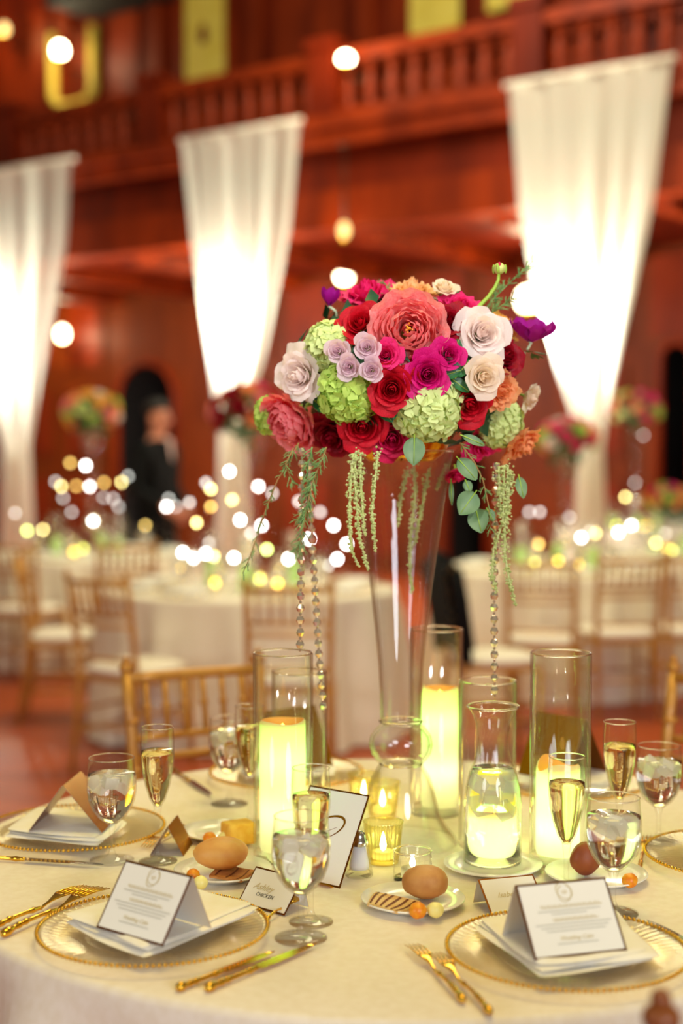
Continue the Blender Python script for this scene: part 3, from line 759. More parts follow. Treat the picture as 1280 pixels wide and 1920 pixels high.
# ---------------------------------------------------------------- votives and shaker
def ribbed(px, py, rpx, top, label, ribs=22, flare=1.12, power=.25, cat='votive'):
    p = G(px, py); k = mpp(p); r = rpx * k / flare; h = zat(p, top) - TZ
    e = empty('ribbed_votive', p, 0, label, cat)
    rip = lambda a, rr, z: (rr * .035 * math.cos(ribs * a) if .006 < z < h * .92 else 0, 0)
    MB().lathe([(0, .004), (r * .78, .004), (r * .82, .0), (r * .86, .003), (r * .92, h * .3), (r, h * .7), (r * flare * .98, h * .94), (r * flare, h), (r * flare * .95, h), (r * .94, h * .7), (r * .82, .008), (0, .008)], ribs * 6, rip=rip).build('ribbed_cup', thin_glass_y, e)
    bd = MB(); nb = 40
    for i in range(nb):
        a = 2 * PI * i / nb; bd.ball((r * flare * .98 * math.cos(a), r * flare * .98 * math.sin(a), h), .0014, 6, 4)
    bd.build('beaded_rim', M['thick_glass'], e)['kind'] = 'stuff'
    MB().lathe([(0, .0085), (r * .62, .0085), (r * .62, .020), (r * .5, .021), (0, .019)], 24).build('tea_light', M['wax'], e)
    tl_ = e.children[-1]
    MB().lathe([(0, .0195), (.004, .023), (.0058, .030), (.004, .040), (.0015, .050), (0, .054)], 12).build('flame', emit('tea_flame', (1.0, .90, .42, 1), 30), tl_)
    l = lamp('tea_light_glow', 'POINT', (0, 0, .036), power, (1, .93, .42), .008); l.parent = e
    return e
thin_glass_y = thin_glass('amber_tinted_pressed_glass', (1.0, .97, .74, 1), (.86, .74, .30, 1), .05, .5, .05)
ribbed(718, 1617, 38, 1540, 'ribbed glass votive with a lit tea light next to the salt shaker')
ribbed(717, 1531, 33, 1466, 'ribbed glass votive with a lit tea light seen through the vase foot', power=.2)
ribbed(682, 1512, 31, 1450, 'ribbed glass votive half hidden behind the table number card', power=.2)
p = G(773, 1649); k = mpp(p); r = 36 * k; h = zat(p, 1592) - TZ
e = empty('cut_glass_votive', p, 0, 'square cut clear glass votive behind the speckled brown roll', 'votive')
n = 18
mb = MB()
for row in range(4):
    for i in range(n):
        a = 2 * PI * i / n; z0 = .004 + row * (h - .006) / 4; dz = (h - .006) / 4
        R_ = Matrix.Rotation(a, 3, 'Z')
        q = [R_ @ Vector((r * (1 if kk else .97), sx * r * PI / n * (.86 if kk else 1), z0 + (dz * (.5 + sz * .44) if kk else dz * (.5 + sz * .5)))) for kk in (0, 1) for sx, sz in ((-1, -1), (1, -1), (1, 1), (-1, 1))]
        mb.add(q, [(4, 5, 6, 7), (0, 1, 5, 4), (1, 2, 6, 5), (2, 3, 7, 6), (3, 0, 4, 7)])
mb.build('cut_wall', M['glass'], e, smooth=False)
MB().lathe([(0, 0), (r * .97, 0), (r * .97, .004), (0, .005)], n).build('base', M['thick_glass'], e)
MB().lathe([(r * .96 + .002 * math.cos(q), h - .002 + .002 * math.sin(q)) for q in [i * PI / 3 for i in range(6)]], n * 2, close=True).build('rim', M['thick_glass'], e)
MB().lathe([(0, .0055), (r * .6, .0055), (r * .6, .020), (0, .019)], 24).build('tea_light', M['wax'], e)
MB().lathe([(0, .0195), (.004, .023), (.005, .028), (.003, .036), (0, .042)], 12).build('flame', emit('tea_flame', (1.0, .95, .7, 1), 22), e)
p = G(673, 1642); k = mpp(p); h = zat(p, 1557) - TZ; r = 26 * k
e = empty('salt_shaker', p, 0, 'small faceted glass salt shaker with a chrome cap', 'shaker')
MB().lathe([(0, 0), (r, 0), (r * 1.02, .006), (r * .95, .011), (r * .6, h * .70), (0, h * .70)], 8).build('faceted_body', M['glass'], e, smooth=False)
MB().lathe([(0, .0125), (r * .70, .0125), (r * .72, .02), (r * .48, h * .66), (0, h * .66)], 20).build('salt', M['salt'], e)
MB().lathe([(0, 0), (r, 0), (r * 1.0, .004), (r * .8, .010), (0, .011)], 8).build('thick_base', M['glass'], e, smooth=False)
MB().lathe([(r * .60, h * .68), (r * .62, h * .72), (r * .60, h * .80), (r * .52, h * .82), (r * .50, h * .90), (r * .38, h * .97), (0, h)], 24).build('chrome_cap', M['silver'], e)

# ---------------------------------------------------------------- tented cards
TXT = {}
def squig(x0, x1, y, amp, n, m_, e, name, w=.0007, seed=1, z=.0012):
    rnd = random.Random(seed); pts = []
    L = x1 - x0; k = int(n * 6)
    for i in range(k + 1):
        t_ = i / k; pts.append((x0 + L * t_ + amp * .5 * math.cos(t_ * n * 2 * PI), y + amp * math.sin(t_ * n * 2 * PI) * (.5 + .5 * abs(math.sin(t_ * n * 1.7 + seed))), z))
    mb = MB()
    for a, b in zip(pts, pts[1:]):
        a = Vector(a); b = Vector(b); dd = (b - a); nn = Vector((-dd.y, dd.x, 0)).normalized() * w / 2
        mb.add([a - nn, b - nn, b + nn, a + nn], [(0, 1, 2, 3)])
    mb.build(name, m_, e, smooth=False)
def text(s, x, y, size, m_, e, name, shear=0.0, align='CENTER', z=.0012):
    cu = bpy.data.curves.new(name, 'FONT'); cu.body = s; cu.size = size; cu.align_x = align; cu.align_y = 'CENTER'; cu.shear = shear; cu.extrude = 0.00005
    o = bpy.data.objects.new(name, cu); C.objects.link(o)
    me = bpy.data.meshes.new_from_object(o.evaluated_get(bpy.context.evaluated_depsgraph_get())); bpy.data.objects.remove(o)
    me.materials.append(m_)
    inst(name, me, e, (x, y, z))
def card(pBL, pBR, pT, zb, label, name, spread=.9, w=None, h=None, border=True, hide_back=False, cat='card'):
    """tent card; pBL, pBR pixels of the bottom corners (zb = height they rest at), pT pixel of the top left corner"""
    A = G(*pBL, zb); B = G(*pBR, zb)
    tv = (B - A); W = tv.length; tv.normalize()
    T = on_plane(*pT, A, tv)
    up = T - A; H = up.length; up.normalize()
    nrm = tv.cross(up)
    return card3(A, tv, up, W, H, label, name, spread, cat=cat)
def card3(A, tv, up, W, H, label, name, spread=.9, cat='card', back_mat='gold_foil'):
    nrm = tv.cross(up)
    e = bpy.data.objects.new(name, None); C.objects.link(e); e.empty_display_size = .03
    e.matrix_world = Matrix(((tv.x, up.x, nrm.x, A.x), (tv.y, up.y, nrm.y, A.y), (tv.z, up.z, nrm.z, A.z), (0, 0, 0, 1)))
    tag(e, label, cat)
    b = .0032 if W > .1 else .0028
    MB().box((W / 2, H / 2, -.0003), (W, H, .0006)).build('front_panel', M['gold_edge'], e, smooth=False)
    MB().box((W / 2, H / 2, .0003), (W - 2 * b, H - 2 * b, .0008)).build('white_face', M['card'], e, smooth=False)
    # rear panel, mirrored about the vertical through the ridge
    hz = Vector((up.x, up.y, 0)); top = A + up * H
    foot = A + hz * H * (1 + spread)
    loc = e.matrix_world.inverted()
    f0 = loc @ foot; f1 = loc @ (foot + tv * W); t0 = Vector((0, H, -.0006)); t1 = Vector((W, H, -.0006))
    nb = (f1 - f0).cross(t0 - f0).normalized() * .0006
    if nb.z > 0: nb = -nb
    MB().add([f0, f1, t1, t0], [(0, 1, 2, 3)]).build('rear_panel', M['card'], e, smooth=False)
    MB().add([f0 + nb, f1 + nb, t1 + nb, t0 + nb], [(3, 2, 1, 0)]).build('gold_backing', M[back_mat], e, smooth=False)
    return e, W, H
def face_of(e): return [c_ for c_ in e.children if c_.name.split('.')[0] == 'white_face'][0]
def menu_print(e, W, H):
    e = [c_ for c_ in e.children if c_.name.split('.')[0] == 'white_face'][0]
    cx = W / 2
    for s_ in (-1, 1):            # laurel wreath emblem
        pts = [(cx + s_ * .0105 * math.sin(a), H * .845 - .0115 * math.cos(a), .0012) for a in [k * PI / 9 * .9 + .15 for k in range(9)]]
        mb = MB()
        for i, q in enumerate(pts):
            ang = i * PI / 9 * s_
            for dd in (-.0016, .0016):
                c_ = Vector(q) + Vector((dd * math.sin(ang + 1.2), dd, 0)); l_ = Vector((math.cos(ang), math.sin(ang), 0)) * .0022; w_ = Vector((-l_.y, l_.x, 0)) * .4
                mb.add([c_ - l_, c_ - w_, c_ + l_, c_ + w_], [(0, 1, 2, 3)])
        mb.build('wreath_emblem', M['ink_gold'], e, smooth=False)
    squig(cx - .004, cx + .004, H * .845, .0028, 2.5, M['ink_gold'], e, 'monogram', .0006, 3)
    squig(W * .2, W * .86, H * .665, .0026, 22, M['ink_gold'], e, 'script_heading', .0009, 5)
    for yy, x0, x1, nn in ((.605, .16, .84, 48), (.565, .3, .68, 26)): squig(W * x0, W * x1, H * yy, .0009, nn, M['ink_grey'], e, 'small_print', .0006, 7)
    squig(W * .3, W * .78, H * .49, .0026, 16, M['ink_gold'], e, 'script_heading', .0009, 9)
    for yy, x0, x1, nn in ((.43, .1, .92, 58), (.385, .15, .88, 50), (.34, .2, .84, 44)): squig(W * x0, W * x1, H * yy, .0009, nn, M['ink_grey'], e, 'small_print', .0006, 11)
    text('Wedding Cake', cx, H * .235, .0080, M['ink_gold'], e, 'script_heading', .35)
    squig(W * .28, W * .72, H * .17, .0009, 30, M['ink_grey'], e, 'small_print', .0006, 13)
ZN = TZ + .035                       # top of a folded napkin on its charger
e, W_, H_ = card((180, 1739), (305, 1775), (236, 1612), ZN, 'white menu tent with gold border on the napkin next to the gold knives', 'menu_card', .65, cat='menu'); menu_print(e, W_, H_)
e, W_, H_ = card((1002, 1801), (1176, 1782), (965, 1660), ZN, 'white menu tent with gold border on the napkin next to the two forks', 'menu_card', .65, cat='menu'); menu_print(e, W_, H_)
e, W_, H_ = card((445, 1692), (533, 1717), (480, 1624), TZ + .002, 'small white place card printed CHICKEN with gold border', 'place_card', .3)
text('Ashley', W_ * .36, H_ * .52, .0150, M['ink_gold'], face_of(e), 'guest_name', .5); text('CHICKEN', W_ * .46, H_ * .33, .0085, M['ink_dark'], face_of(e), 'meal_choice', .15)
e, W_, H_ = card((922, 1719), (1028, 1708), (895, 1649), TZ + .002, 'small white place card with a gold script name beside the menu and roll plate', 'place_card', .3)
text('Isabella', W_ * .42, H_ * .52, .0130, M['ink_gold'], face_of(e), 'guest_name', .5)
# table number card
A = G(637, 1666); Bq = G(590, 1655.5); tv = (A - Bq).normalized()
T = on_plane(693, 1491, A, tv); up = (T - A); H_ = up.length; up.normalize(); W_ = .125
e, W_, H_ = card3(A - tv * W_, tv, up, W_, H_, 'tall leaning table number card with gold edge and a gold script numeral', 'table_number_card', .5, cat='card')
for ch in list(e.children):
    if ch.name.split('.')[0] in ('rear_panel', 'gold_backing'): bpy.data.objects.remove(ch)
tb = e.matrix_world.inverted() @ (A - tv * W_ * .5 + Vector((up.x, up.y, 0)) * H_ * .92); tt_ = Vector((W_ / 2, H_ * .62, -.0006))
MB().add([tb + Vector((-.012, 0, 0)), tb + Vector((.012, 0, 0)), tt_ + Vector((.012, 0, 0)), tt_ + Vector((-.012, 0, 0))], [(0, 1, 2, 3)]).build('easel_leg', M['gold_foil'], e, smooth=False)
MB().box((W_ / 2, -.001, .006), (W_ * .8, .002, .014)).build('ledge', M['gold_foil'], e, smooth=False)
def stroke(pts, ws, e, name):
    mb = MB(); L_, R2 = [], []
    for i, q in enumerate(pts):
        a = Vector(pts[max(0, i - 1)]); b = Vector(pts[min(len(pts) - 1, i + 1)]); d_ = b - a; nn = Vector((-d_.y, d_.x)).normalized() * ws[i] / 2
        L_.append((q[0] + nn.x, q[1] + nn.y, .0012)); R2.append((q[0] - nn.x, q[1] - nn.y, .0012))
    m_ = len(pts); mb.add(L_ + R2, [(i, i + 1, m_ + i + 1, m_ + i) for i in range(m_ - 1)]); mb.build(name, M['gold_foil'], e, smooth=False)
# a flourished numeral: big loop that turns back, with two thin hairlines
cx, cy = W_ * .50, H_ * .58
lp = []
for i in range(33):
    a = -.9 + i * (2.4 * PI) / 32
    lp.append((cx + .030 * math.cos(a) + .012 * math.sin(a), cy + .022 * math.sin(a) + .004 * math.cos(a)))
stroke(lp, [.0008 + .0034 * max(0, math.cos((i - 8) / 33 * 2 * PI)) for i in range(33)], face_of(e), 'script_numeral')
stroke([(cx - .03 + .05 * t_, cy - .012 + .016 * t_ * t_) for t_ in [i / 10 for i in range(11)]], [.0007] * 11, face_of(e), 'script_hairline')
stroke([(cx - .035 + .055 * t_, cy - .045 + .018 * t_ * t_ - .006 * math.sin(t_ * PI)) for t_ in [i / 10 for i in range(11)]], [.0009] * 11, face_of(e), 'script_hairline')

# ---------------------------------------------------------------- chargers, napkins, cutlery
CR = .165
m, nt, out = new_mat('ribbed_charger_glass')
tt = nt.nodes.new('ShaderNodeBsdfTransparent'); tt.inputs[0].default_value = (.99, .975, .94, 1)
gg = nt.nodes.new('ShaderNodeBsdfGlossy'); gg.inputs['Roughness'].default_value = .12; gg.inputs[0].default_value = (1, .95, .85, 1)
lw = nt.nodes.new('ShaderNodeLayerWeight'); lw.inputs[0].default_value = .5
mm = nt.nodes.new('ShaderNodeMath'); mm.operation = 'MULTIPLY_ADD'; mm.inputs[1].default_value = .26; mm.inputs[2].default_value = .03
mx = nt.nodes.new('ShaderNodeMixShader')
nt.links.new(lw.outputs['Facing'], mm.inputs[0]); nt.links.new(mm.outputs[0], mx.inputs[0]); nt.links.new(tt.outputs[0], mx.inputs[1]); nt.links.new(gg.outputs[0], mx.inputs[2]); nt.links.new(mx.outputs[0], out.inputs[0])
M['charger'] = m
ch_me = MB().lathe([(.002, .004), (.085, .004), (.095, .006), (.105, .011), (.13, .013), (.158, .0165), (.163, .018), (.163, .0155), (.13, .009), (.105, .006), (.092, .001), (.002, .001)], 288, rip=lambda a, r, z: (0, .0018 * math.cos(72 * a) * (r > .098) * (r < .16))).mesh('ribbed_disc', M['charger'])
bead = MB(); nb = 130
for i in range(nb):
    a = 2 * PI * i / nb; bead.ball((CR * math.cos(a), CR * math.sin(a), .0175), (.0034, .0034, .0030), 6, 4)
bead_me = bead.mesh('beaded_gold_rim', M['gold'])
def charger(p, label):
    e = empty('charger_plate', p, 0, label, 'charger')
    inst('ribbed_disc', ch_me, e); inst('beaded_gold_rim', bead_me, e)['kind'] = 'stuff'
    return e
SETR = .596
def setp(deg, r=SETR): return Vector((r * math.cos(math.radians(deg)), r * math.sin(math.radians(deg)), TZ))
CHL = {-126: 'glass charger with gold beaded rim beside the golden knives', -66.8: 'glass charger with gold beaded rim beside the pair of gold forks', -186.6: 'glass charger under the napkin with the gold backed menu by the table rim',
       -6.5: 'glass charger next to the iced goblet by the lone chair post', 53.5: 'glass charger behind the candles under the gold backed menu tent', 113.5: 'glass charger in front of the gold chair back'}
for a_, l_ in CHL.items(): charger(setp(a_), l_)
def napkin(c4, z, label, seed, th=.016):
    """c4: four ground corners (world xy) of the folded cloth"""
    c4 = [Vector((q[0], q[1], 0)) for q in c4]; cen = sum(c4, Vector()) / 4
    rnd = random.Random(seed); ph = [rnd.uniform(0, 6) for _ in range(4)]
    e = empty('napkin', (cen.x, cen.y, z), 0, label, 'napkin')
    def slab(sc_, z0, t_, name, sh):
        def fn(top):
            def f(u, v):
                a = c4[0].lerp(c4[1], u); b = c4[3].lerp(c4[2], u); q = a.lerp(b, v) - cen
                q = q * sc_ * (1 - .05 * (abs(2 * u - 1) * abs(2 * v - 1)) ** 4) * (1 + .03 * math.sin(u * 6 + ph[2] + z0 * 300) * abs(2 * v - 1) ** 3 + .03 * math.sin(v * 5 + ph[3] + z0 * 500) * abs(2 * u - 1) ** 3) + sh
                eu = 1 - (abs(2 * u - 1)) ** 12; ev = 1 - abs(2 * v - 1) ** 12
                ed = max(0, min(1, eu * ev)) ** .5
                wv = .0016 * math.sin(u * 5 + ph[0] + v * 2 + z0 * 400) + .0013 * math.sin(v * 8 + ph[1] + u * 3)
                zz = z0 + t_ / 2 + (t_ / 2 * ed if top else -t_ / 2 * ed) + (wv * ed if top else 0)
                return (q.x, q.y, zz)
            return f
        mb = MB(); mb.grid(fn(True), 34, 34)
        bt = MB(); bt.grid(fn(False), 34, 34)
        mb.add(bt.v, [tuple(reversed(f_)) for f_ in bt.f])
        mb.build(name, M['napkin'], e)
    slab(1.0, 0, th * .42, 'lower_fold', Vector((0, 0, 0)))
    slab(.985, th * .36, th * .42, 'middle_fold', Vector((.003, .003, 0)))
    slab(.95, th * .72, th * .46, 'upper_fold', Vector((-.003, .004, 0)))
    return e
NZ = TZ + .0185
def gq(pts, z=NZ): return [G(x, y, z) for x, y in pts]
napkin(gq([(114, 1733), (268, 1803), (492, 1712), (330, 1672)]), NZ, 'white folded napkin under the menu beside the golden knives', 1, .0145)
napkin(gq([(884, 1738), (1010, 1838), (1236, 1806), (1150, 1716)]), NZ, 'white folded napkin under the menu beside the two forks', 2, .0145)
napkin(gq([(4, 1572), (185, 1590), (238, 1545), (70, 1525)]), NZ, 'white folded napkin under the gold backed menu by the table rim', 3, .0145)
def set_napkin(deg, label, seed, rot=.3):
    c_ = setp(deg); a = math.radians(deg) + rot
    napkin([c_ + Vector((math.cos(a) * x - math.sin(a) * y, math.sin(a) * x + math.cos(a) * y, 0)) for x, y in ((-.07, -.10), (.07, -.10), (.07, .10), (-.07, .10))], NZ, label, seed, .0145)
set_napkin(-6.5, 'white folded napkin beside the iced goblet near the lone chair post', 5, .1)
set_napkin(53.5, 'white folded napkin under the menu tent behind the candles', 6)
set_napkin(113.5, 'white folded napkin in front of the gold chair back', 7, -.2)
# gold backed menus of the far settings
def far_menu(deg, yaw, label, off=(0, 0)):
    c_ = setp(deg); a = math.radians(deg) + yaw
    outw = Vector((math.cos(a), math.sin(a), 0)); tv = Vector((-outw.y, outw.x, 0))   # reader sits outward
    W, H = .127, .145; lean = math.radians(58)
    up = -outw * math.cos(lean) + Vector((0, 0, math.sin(lean)))
    A = Vector((c_.x, c_.y, ZN)) + outw * .06 - tv * W / 2 + Vector((off[0], off[1], 0))
    e, W, H = card3(A, tv, up, W, H, label, 'menu_card', .85, cat='menu')
    menu_print(e, W, H)
zr = ZN + .112; r1 = G(117, 1473, zr); r2 = G(156, 1441, zr); tv = (r1 - r2).normalized()
Bn = G(53, 1559, ZN); T = on_plane(117, 1473, Bn, tv); up = T - Bn; H_ = up.length; up.normalize()
ft = G(187, 1566, ZN); hz = Vector((up.x, up.y, 0)) * H_; sp_ = max(.3, min(1.6, (ft - Bn).dot(hz.normalized()) / hz.length - 1))
e, W_, H_ = card3(Bn - tv * .12, tv, up, .12, H_, 'gold backed menu tent standing on the napkin by the table rim', 'menu_card', sp_, cat='menu'); menu_print(e, W_, H_)
far_menu(53.5, -.1, 'gold backed menu tent standing behind the candles')
far_menu(113.5, .3, 'gold backed menu tent in front of the gold chair back')
# the place card of the rim setting, gold back to the camera
A = G(300, 1592); tv = (G(331, 1573) - A); outw = Vector((-1, .05, 0)).normalized(); tvv = Vector((-outw.y, outw.x, 0))
card3(G(300, 1580), tvv * 1.0, (-outw * .52 + Vector((0, 0, .85))).normalized(), .085, .06, 'small gold backed place card near the golden roll', 'place_card', .9)

def cutlery(kind, pe, pt, label, z=TZ + .004, width=1.0, z2=None, mat_='gold', blade='gold', off=(0, 0)):
    """handle end pixel -> tip pixel"""
    A = G(*pe, z); B = G(*pt, z2 or z)
    d0 = (B - A); d0.z = 0; d0.normalize(); sh_ = Vector((-d0.y, d0.x, 0)) * off[0] + d0 * off[1]; A = A + sh_; B = B + sh_
    L = (B - A).length; d_ = (B - A); rz = math.atan2(d_.y, d_.x)
    e = empty(kind, A, rz, label, kind.replace('table_', '').replace('_', ' '))
    e.rotation_euler = (0, -math.atan2(d_.z, Vector((d_.x, d_.y)).length), rz)
    hl = L * (.52 if kind != 'knife' else .45)
    hb = MB(); n = 26; pts = []; rr = []
    for i in range(n + 1):
        t_ = i / n; pts.append((hl * t_, 0, .0025 + .004 * math.sin(t_ * PI) * (kind != 'knife')))
        r_ = .0034 + .0036 * math.exp(-((t_ - .10) / .09) ** 2) + .0018 * math.exp(-((t_ - .30) / .04) ** 2) + .0016 * math.exp(-((t_ - .42) / .03) ** 2) + .0014 * math.exp(-((t_ - .85) / .04) ** 2)
        if i == 0: r_ = .0015
        rr.append(r_ * width)
    hb.tube(pts, rr, 10); hb.build('handle', M[mat_], e)
    if kind == 'fork':
        nb_ = MB(); m0 = L * .72
        def zc(x): return .0025 + .008 * math.sin(min(1, max(0, (x - hl) / (L - hl))) * PI)
        nk = [hl + (m0 - hl) * i / 8 for i in range(9)]
        top = []; bot = []
        P = []; Fc = []
        for i, x in enumerate(nk):
            hw = (.0028 + .0095 * (max(0, i - 3) / 5) ** 1.2) * width
            P += [(x, -hw, zc(x) - .001), (x, hw, zc(x) - .001), (x, hw * .9, zc(x) + .0012), (x, -hw * .9, zc(x) + .0012)]
        for i in range(8):
            for q in range(4): Fc.append((i * 4 + q, i * 4 + (q + 1) % 4, i * 4 + 4 + (q + 1) % 4, i * 4 + 4 + q))
        Fc += [(3, 2, 1, 0), (32, 33, 34, 35)]
        nb_.add(P, Fc).build('fork_head', M[mat_], e, bevel=.0004)
        for q in range(4):
            y = (-.0108 + .0072 * q) * width
            MB().tube([(m0 - .002, y * .9, zc(m0)), (m0 + (L - m0) * .5, y, zc(m0 + (L - m0) * .5)), (L, y * .97, zc(L) + .001)], [.0018 * width, .0016 * width, .0009 * width], 6).build('tine', M[mat_], e)
    elif kind == 'knife':
        P = []; Fc = []; n = 14
        for i in range(n + 1):
            t_ = i / n; x = hl + (L - hl) * t_
            y1 = .008 * (1 - t_ ** 6) * width; y0 = -.007 * width * (1 - t_ ** 4)
            P += [(x, y0, .0018), (x, y1, .0018), (x, y1, .0034), (x, y0, .0024)]
        for i in range(n):
            for q in range(4): Fc.append((i * 4 + q, i * 4 + (q + 1) % 4, i * 4 + 4 + (q + 1) % 4, i * 4 + 4 + q))
        Fc += [(3, 2, 1, 0), (n * 4, n * 4 + 1, n * 4 + 2, n * 4 + 3)]
        MB().add(P, Fc).build('blade', M[blade], e, smooth=False)
    else:
        MB().tube([(hl, 0, .0025), (L * .70, 0, .006), (L * .74, 0, .005)], [.003, .0026, .004], 8).build('neck', M[mat_], e)
        MB().ball((L * .86, 0, .007), (L * .15, .019 * width, .005), 16, 8).build('spoon_bowl', M[mat_], e)
    return e
cutlery('fork', (870, 1882), (770, 1775), 'gold fork with an ornate handle lying nearest the bread plate side', width=.86)
cutlery('fork', (920, 1902), (811, 1789), 'gold fork with an ornate handle lying beside the charger edge', width=.86, off=(.001, -.004))
cutlery('fork', (2, 1757), (196, 1668), 'gold fork reaching under the charger rim beside the leaning menu', z2=TZ + .004)
cutlery('fork', (2, 1757), (196, 1668), 'gold fork paired beside the one reaching under the charger rim', off=(.028, -.004))
cutlery('knife', (330, 1857), (515, 1787), 'gold knife lying close along the charger edge')
cutlery('knife', (384, 1858), (594, 1772), 'gold knife with its tip reaching the goblet foot', blade='gold')
cutlery('knife', (-70, 1606), (195, 1624), 'steel bladed knife with a gold handle in front of the rim charger', blade='silver')
cutlery('spoon', (-90, 1618), (150, 1633), 'gold spoon beside the steel bladed knife') if False else None
cutlery('knife', (322, 1443), (398, 1494), 'steel bladed knife with gold handle behind the left flute'.replace('left ', ''), blade='silver')
cutlery('fork', (345, 1552), (272, 1592), 'small gold fork by the foot of the flute near the golden roll', z=TZ + .004, width=.8)
cutlery('fork', (1198, 1640), (1210, 1568), 'gold fork standing out behind the goblet and dark roll', width=.9)
cutlery('knife', (1330, 1790), (1212, 1727), 'steel knife whose tip shows past the menu by the two forks', blade='silver', mat_='silver')
cutlery('spoon', (500, 1727), (560, 1688), 'gold dessert spoon lying in front of the place card printed CHICKEN', width=.5)

# ---------------------------------------------------------------- bread plates and food
P1, c1, r1 = plate(774, 1698, 98, 'white bread plate with grilled flatbread and a speckled brown roll')
P2, c2, r2 = plate(418, 1642, 92, 'white bread plate holding the golden scored roll')
P3, c3, r3 = plate(414, 1569, 76, 'white bread plate holding the yellow cornbread block')
P4, c4, r4 = plate(1117, 1650, 96, 'white bread plate holding the dark brown roll')
def bread(px, py, wpx, hpx, zb, m_, label, seed, rot=0.0, score=False, name='bread_roll'):
    p = G(px, py, zb); k = mpp(p)
    rx = wpx * k / 2; rz_ = hpx * k / 2 * .95
    rnd = random.Random(seed); a, b, c = [rnd.uniform(0, 6) for _ in range(3)]
    def fn(q):
        s_ = 1 + .03 * math.sin(3 * q.x + a) + .03 * math.sin(4 * q.y + b) + .02 * math.sin(5 * q.z + c)
        if q.z < -.55: s_ *= .96
        if score:
            dd = abs(q.y + .25 * q.x + .12); 
            if q.z > .2 and dd < .16: s_ *= 1 - .07 * (1 - dd / .16)
        return s_
    o = MB().ball((0, 0, rz_ * .96), (rx, rx * .72, rz_), 28, 18, fn).build(name, m_, None, loc=(p.x, p.y, zb)); o.rotation_euler = (0, 0, rot)
    return tag(o, label, 'roll')
PZ = TZ + .0065
bread(796, 1684, 93, 66, PZ + .001, M['roll'], 'speckled brown round roll on the plate with grilled flatbread', 1, -.1)
bread(414, 1630, 103, 66, PZ + .008, M['roll_pale'], 'golden scored oval roll on a bread plate', 2, .25, True)
bread(1096, 1640, 62, 66, PZ + .001, M['roll_dark'], 'dark reddish brown roll behind a flute and goblet', 3, .3, True)
def blob(px, py, rpx, m_, label, z=PZ):
    p = G(px, py, z); r = rpx * mpp(p); rnd = random.Random(px); a = rnd.uniform(0, 6)
    o = MB().ball((0, 0, r * .88), (r, r, r * .92), 16, 12, lambda q: 1 + .03 * math.sin(6 * q.x + a) * math.sin(5 * q.z)).build('butter_ball', m_, None, loc=p)
    tag(o, label, 'butter')
blob(783, 1722, 17, M['butter_orange'], 'orange butter scoop in front of the speckled brown roll')
blob(816, 1720, 16, M['butter'], 'pale yellow butter ball in front of the speckled brown roll')
blob(376, 1667, 14, M['butter'], 'pale yellow butter ball beside the golden scored roll')
blob(362, 1652, 13, M['butter_orange'], 'orange butter scoop beside the golden scored roll')
blob(393, 1583, 13, M['butter_orange'], 'orange butter scoop on the plate with the cornbread block')
blob(421, 1582, 13, M['butter'], 'pale yellow butter ball on the plate with the cornbread block')
blob(1180, 1664, 15, M['butter_orange'], 'orange butter scoop on the plate with the dark roll')
p = G(447, 1580, PZ); k = mpp(p)
o = MB().box((0, 0, .019), (.054, .045, .038)).build('cornbread_block', M['cornbread'], None, loc=p, bevel=.005); o.rotation_euler = (0, 0, .5); tag(o, 'square yellow cornbread block on a bread plate', 'cornbread')
def flat(c4, z, label, m_, marks, seed):
    q = [G(x, y, z) for x, y in c4]; cen = sum(q, Vector()) / 4
    e = empty('flatbread', (cen.x, cen.y, z), 0, label, 'flatbread')
    def f(th, sc_=1.0):
        def g(u, v):
            a = q[0].lerp(q[1], u).lerp(q[3].lerp(q[2], u), v) - cen
            return (a.x * sc_, a.y * sc_, th + .004 * math.sin(u * 4 + seed) * math.sin(v * 3) + .004)
        return g
    mb = MB(); mb.grid(f(.004), 12, 10); b = MB(); b.grid(f(0), 12, 10); mb.add(b.v, [tuple(reversed(x)) for x in b.f])
    n1, n2 = 12, 10; rim = [i for i in range(n1 + 1)] + [(n1 + 1) * j + n1 for j in range(1, n2 + 1)] + [(n1 + 1) * n2 + i for i in range(n1 - 1, -1, -1)] + [(n1 + 1) * j for j in range(n2 - 1, 0, -1)]
    off = (n1 + 1) * (n2 + 1); mb.f += [(rim[i], rim[(i + 1) % len(rim)], rim[(i + 1) % len(rim)] + off, rim[i] + off) for i in range(len(rim))]
    mb.build('bread_slab', m_, e)
    g = f(.0048)
    for k_ in range(marks):
        u0 = (k_ + .5) / marks; sb = MB()
        sb.grid(lambda a, b_: g(min(.98, max(.02, u0 + (a - .5) * .05)), .06 + b_ * .88), 1, 10).build('grill_mark', M['char'], e)
flat([(688, 1704), (744, 1719), (788, 1698), (705, 1682)], PZ + .001, 'grilled flatbread piece with dark char stripes', M['flatbread'], 6, 1)
flat([(392, 1650), (452, 1660), (478, 1640), (420, 1630)], PZ, 'brown flatbread piece under the golden scored roll', mat('brown_flatbread', S(206, 140, 74), .7, col2=S(180, 112, 52), ns=50), 3, 2)
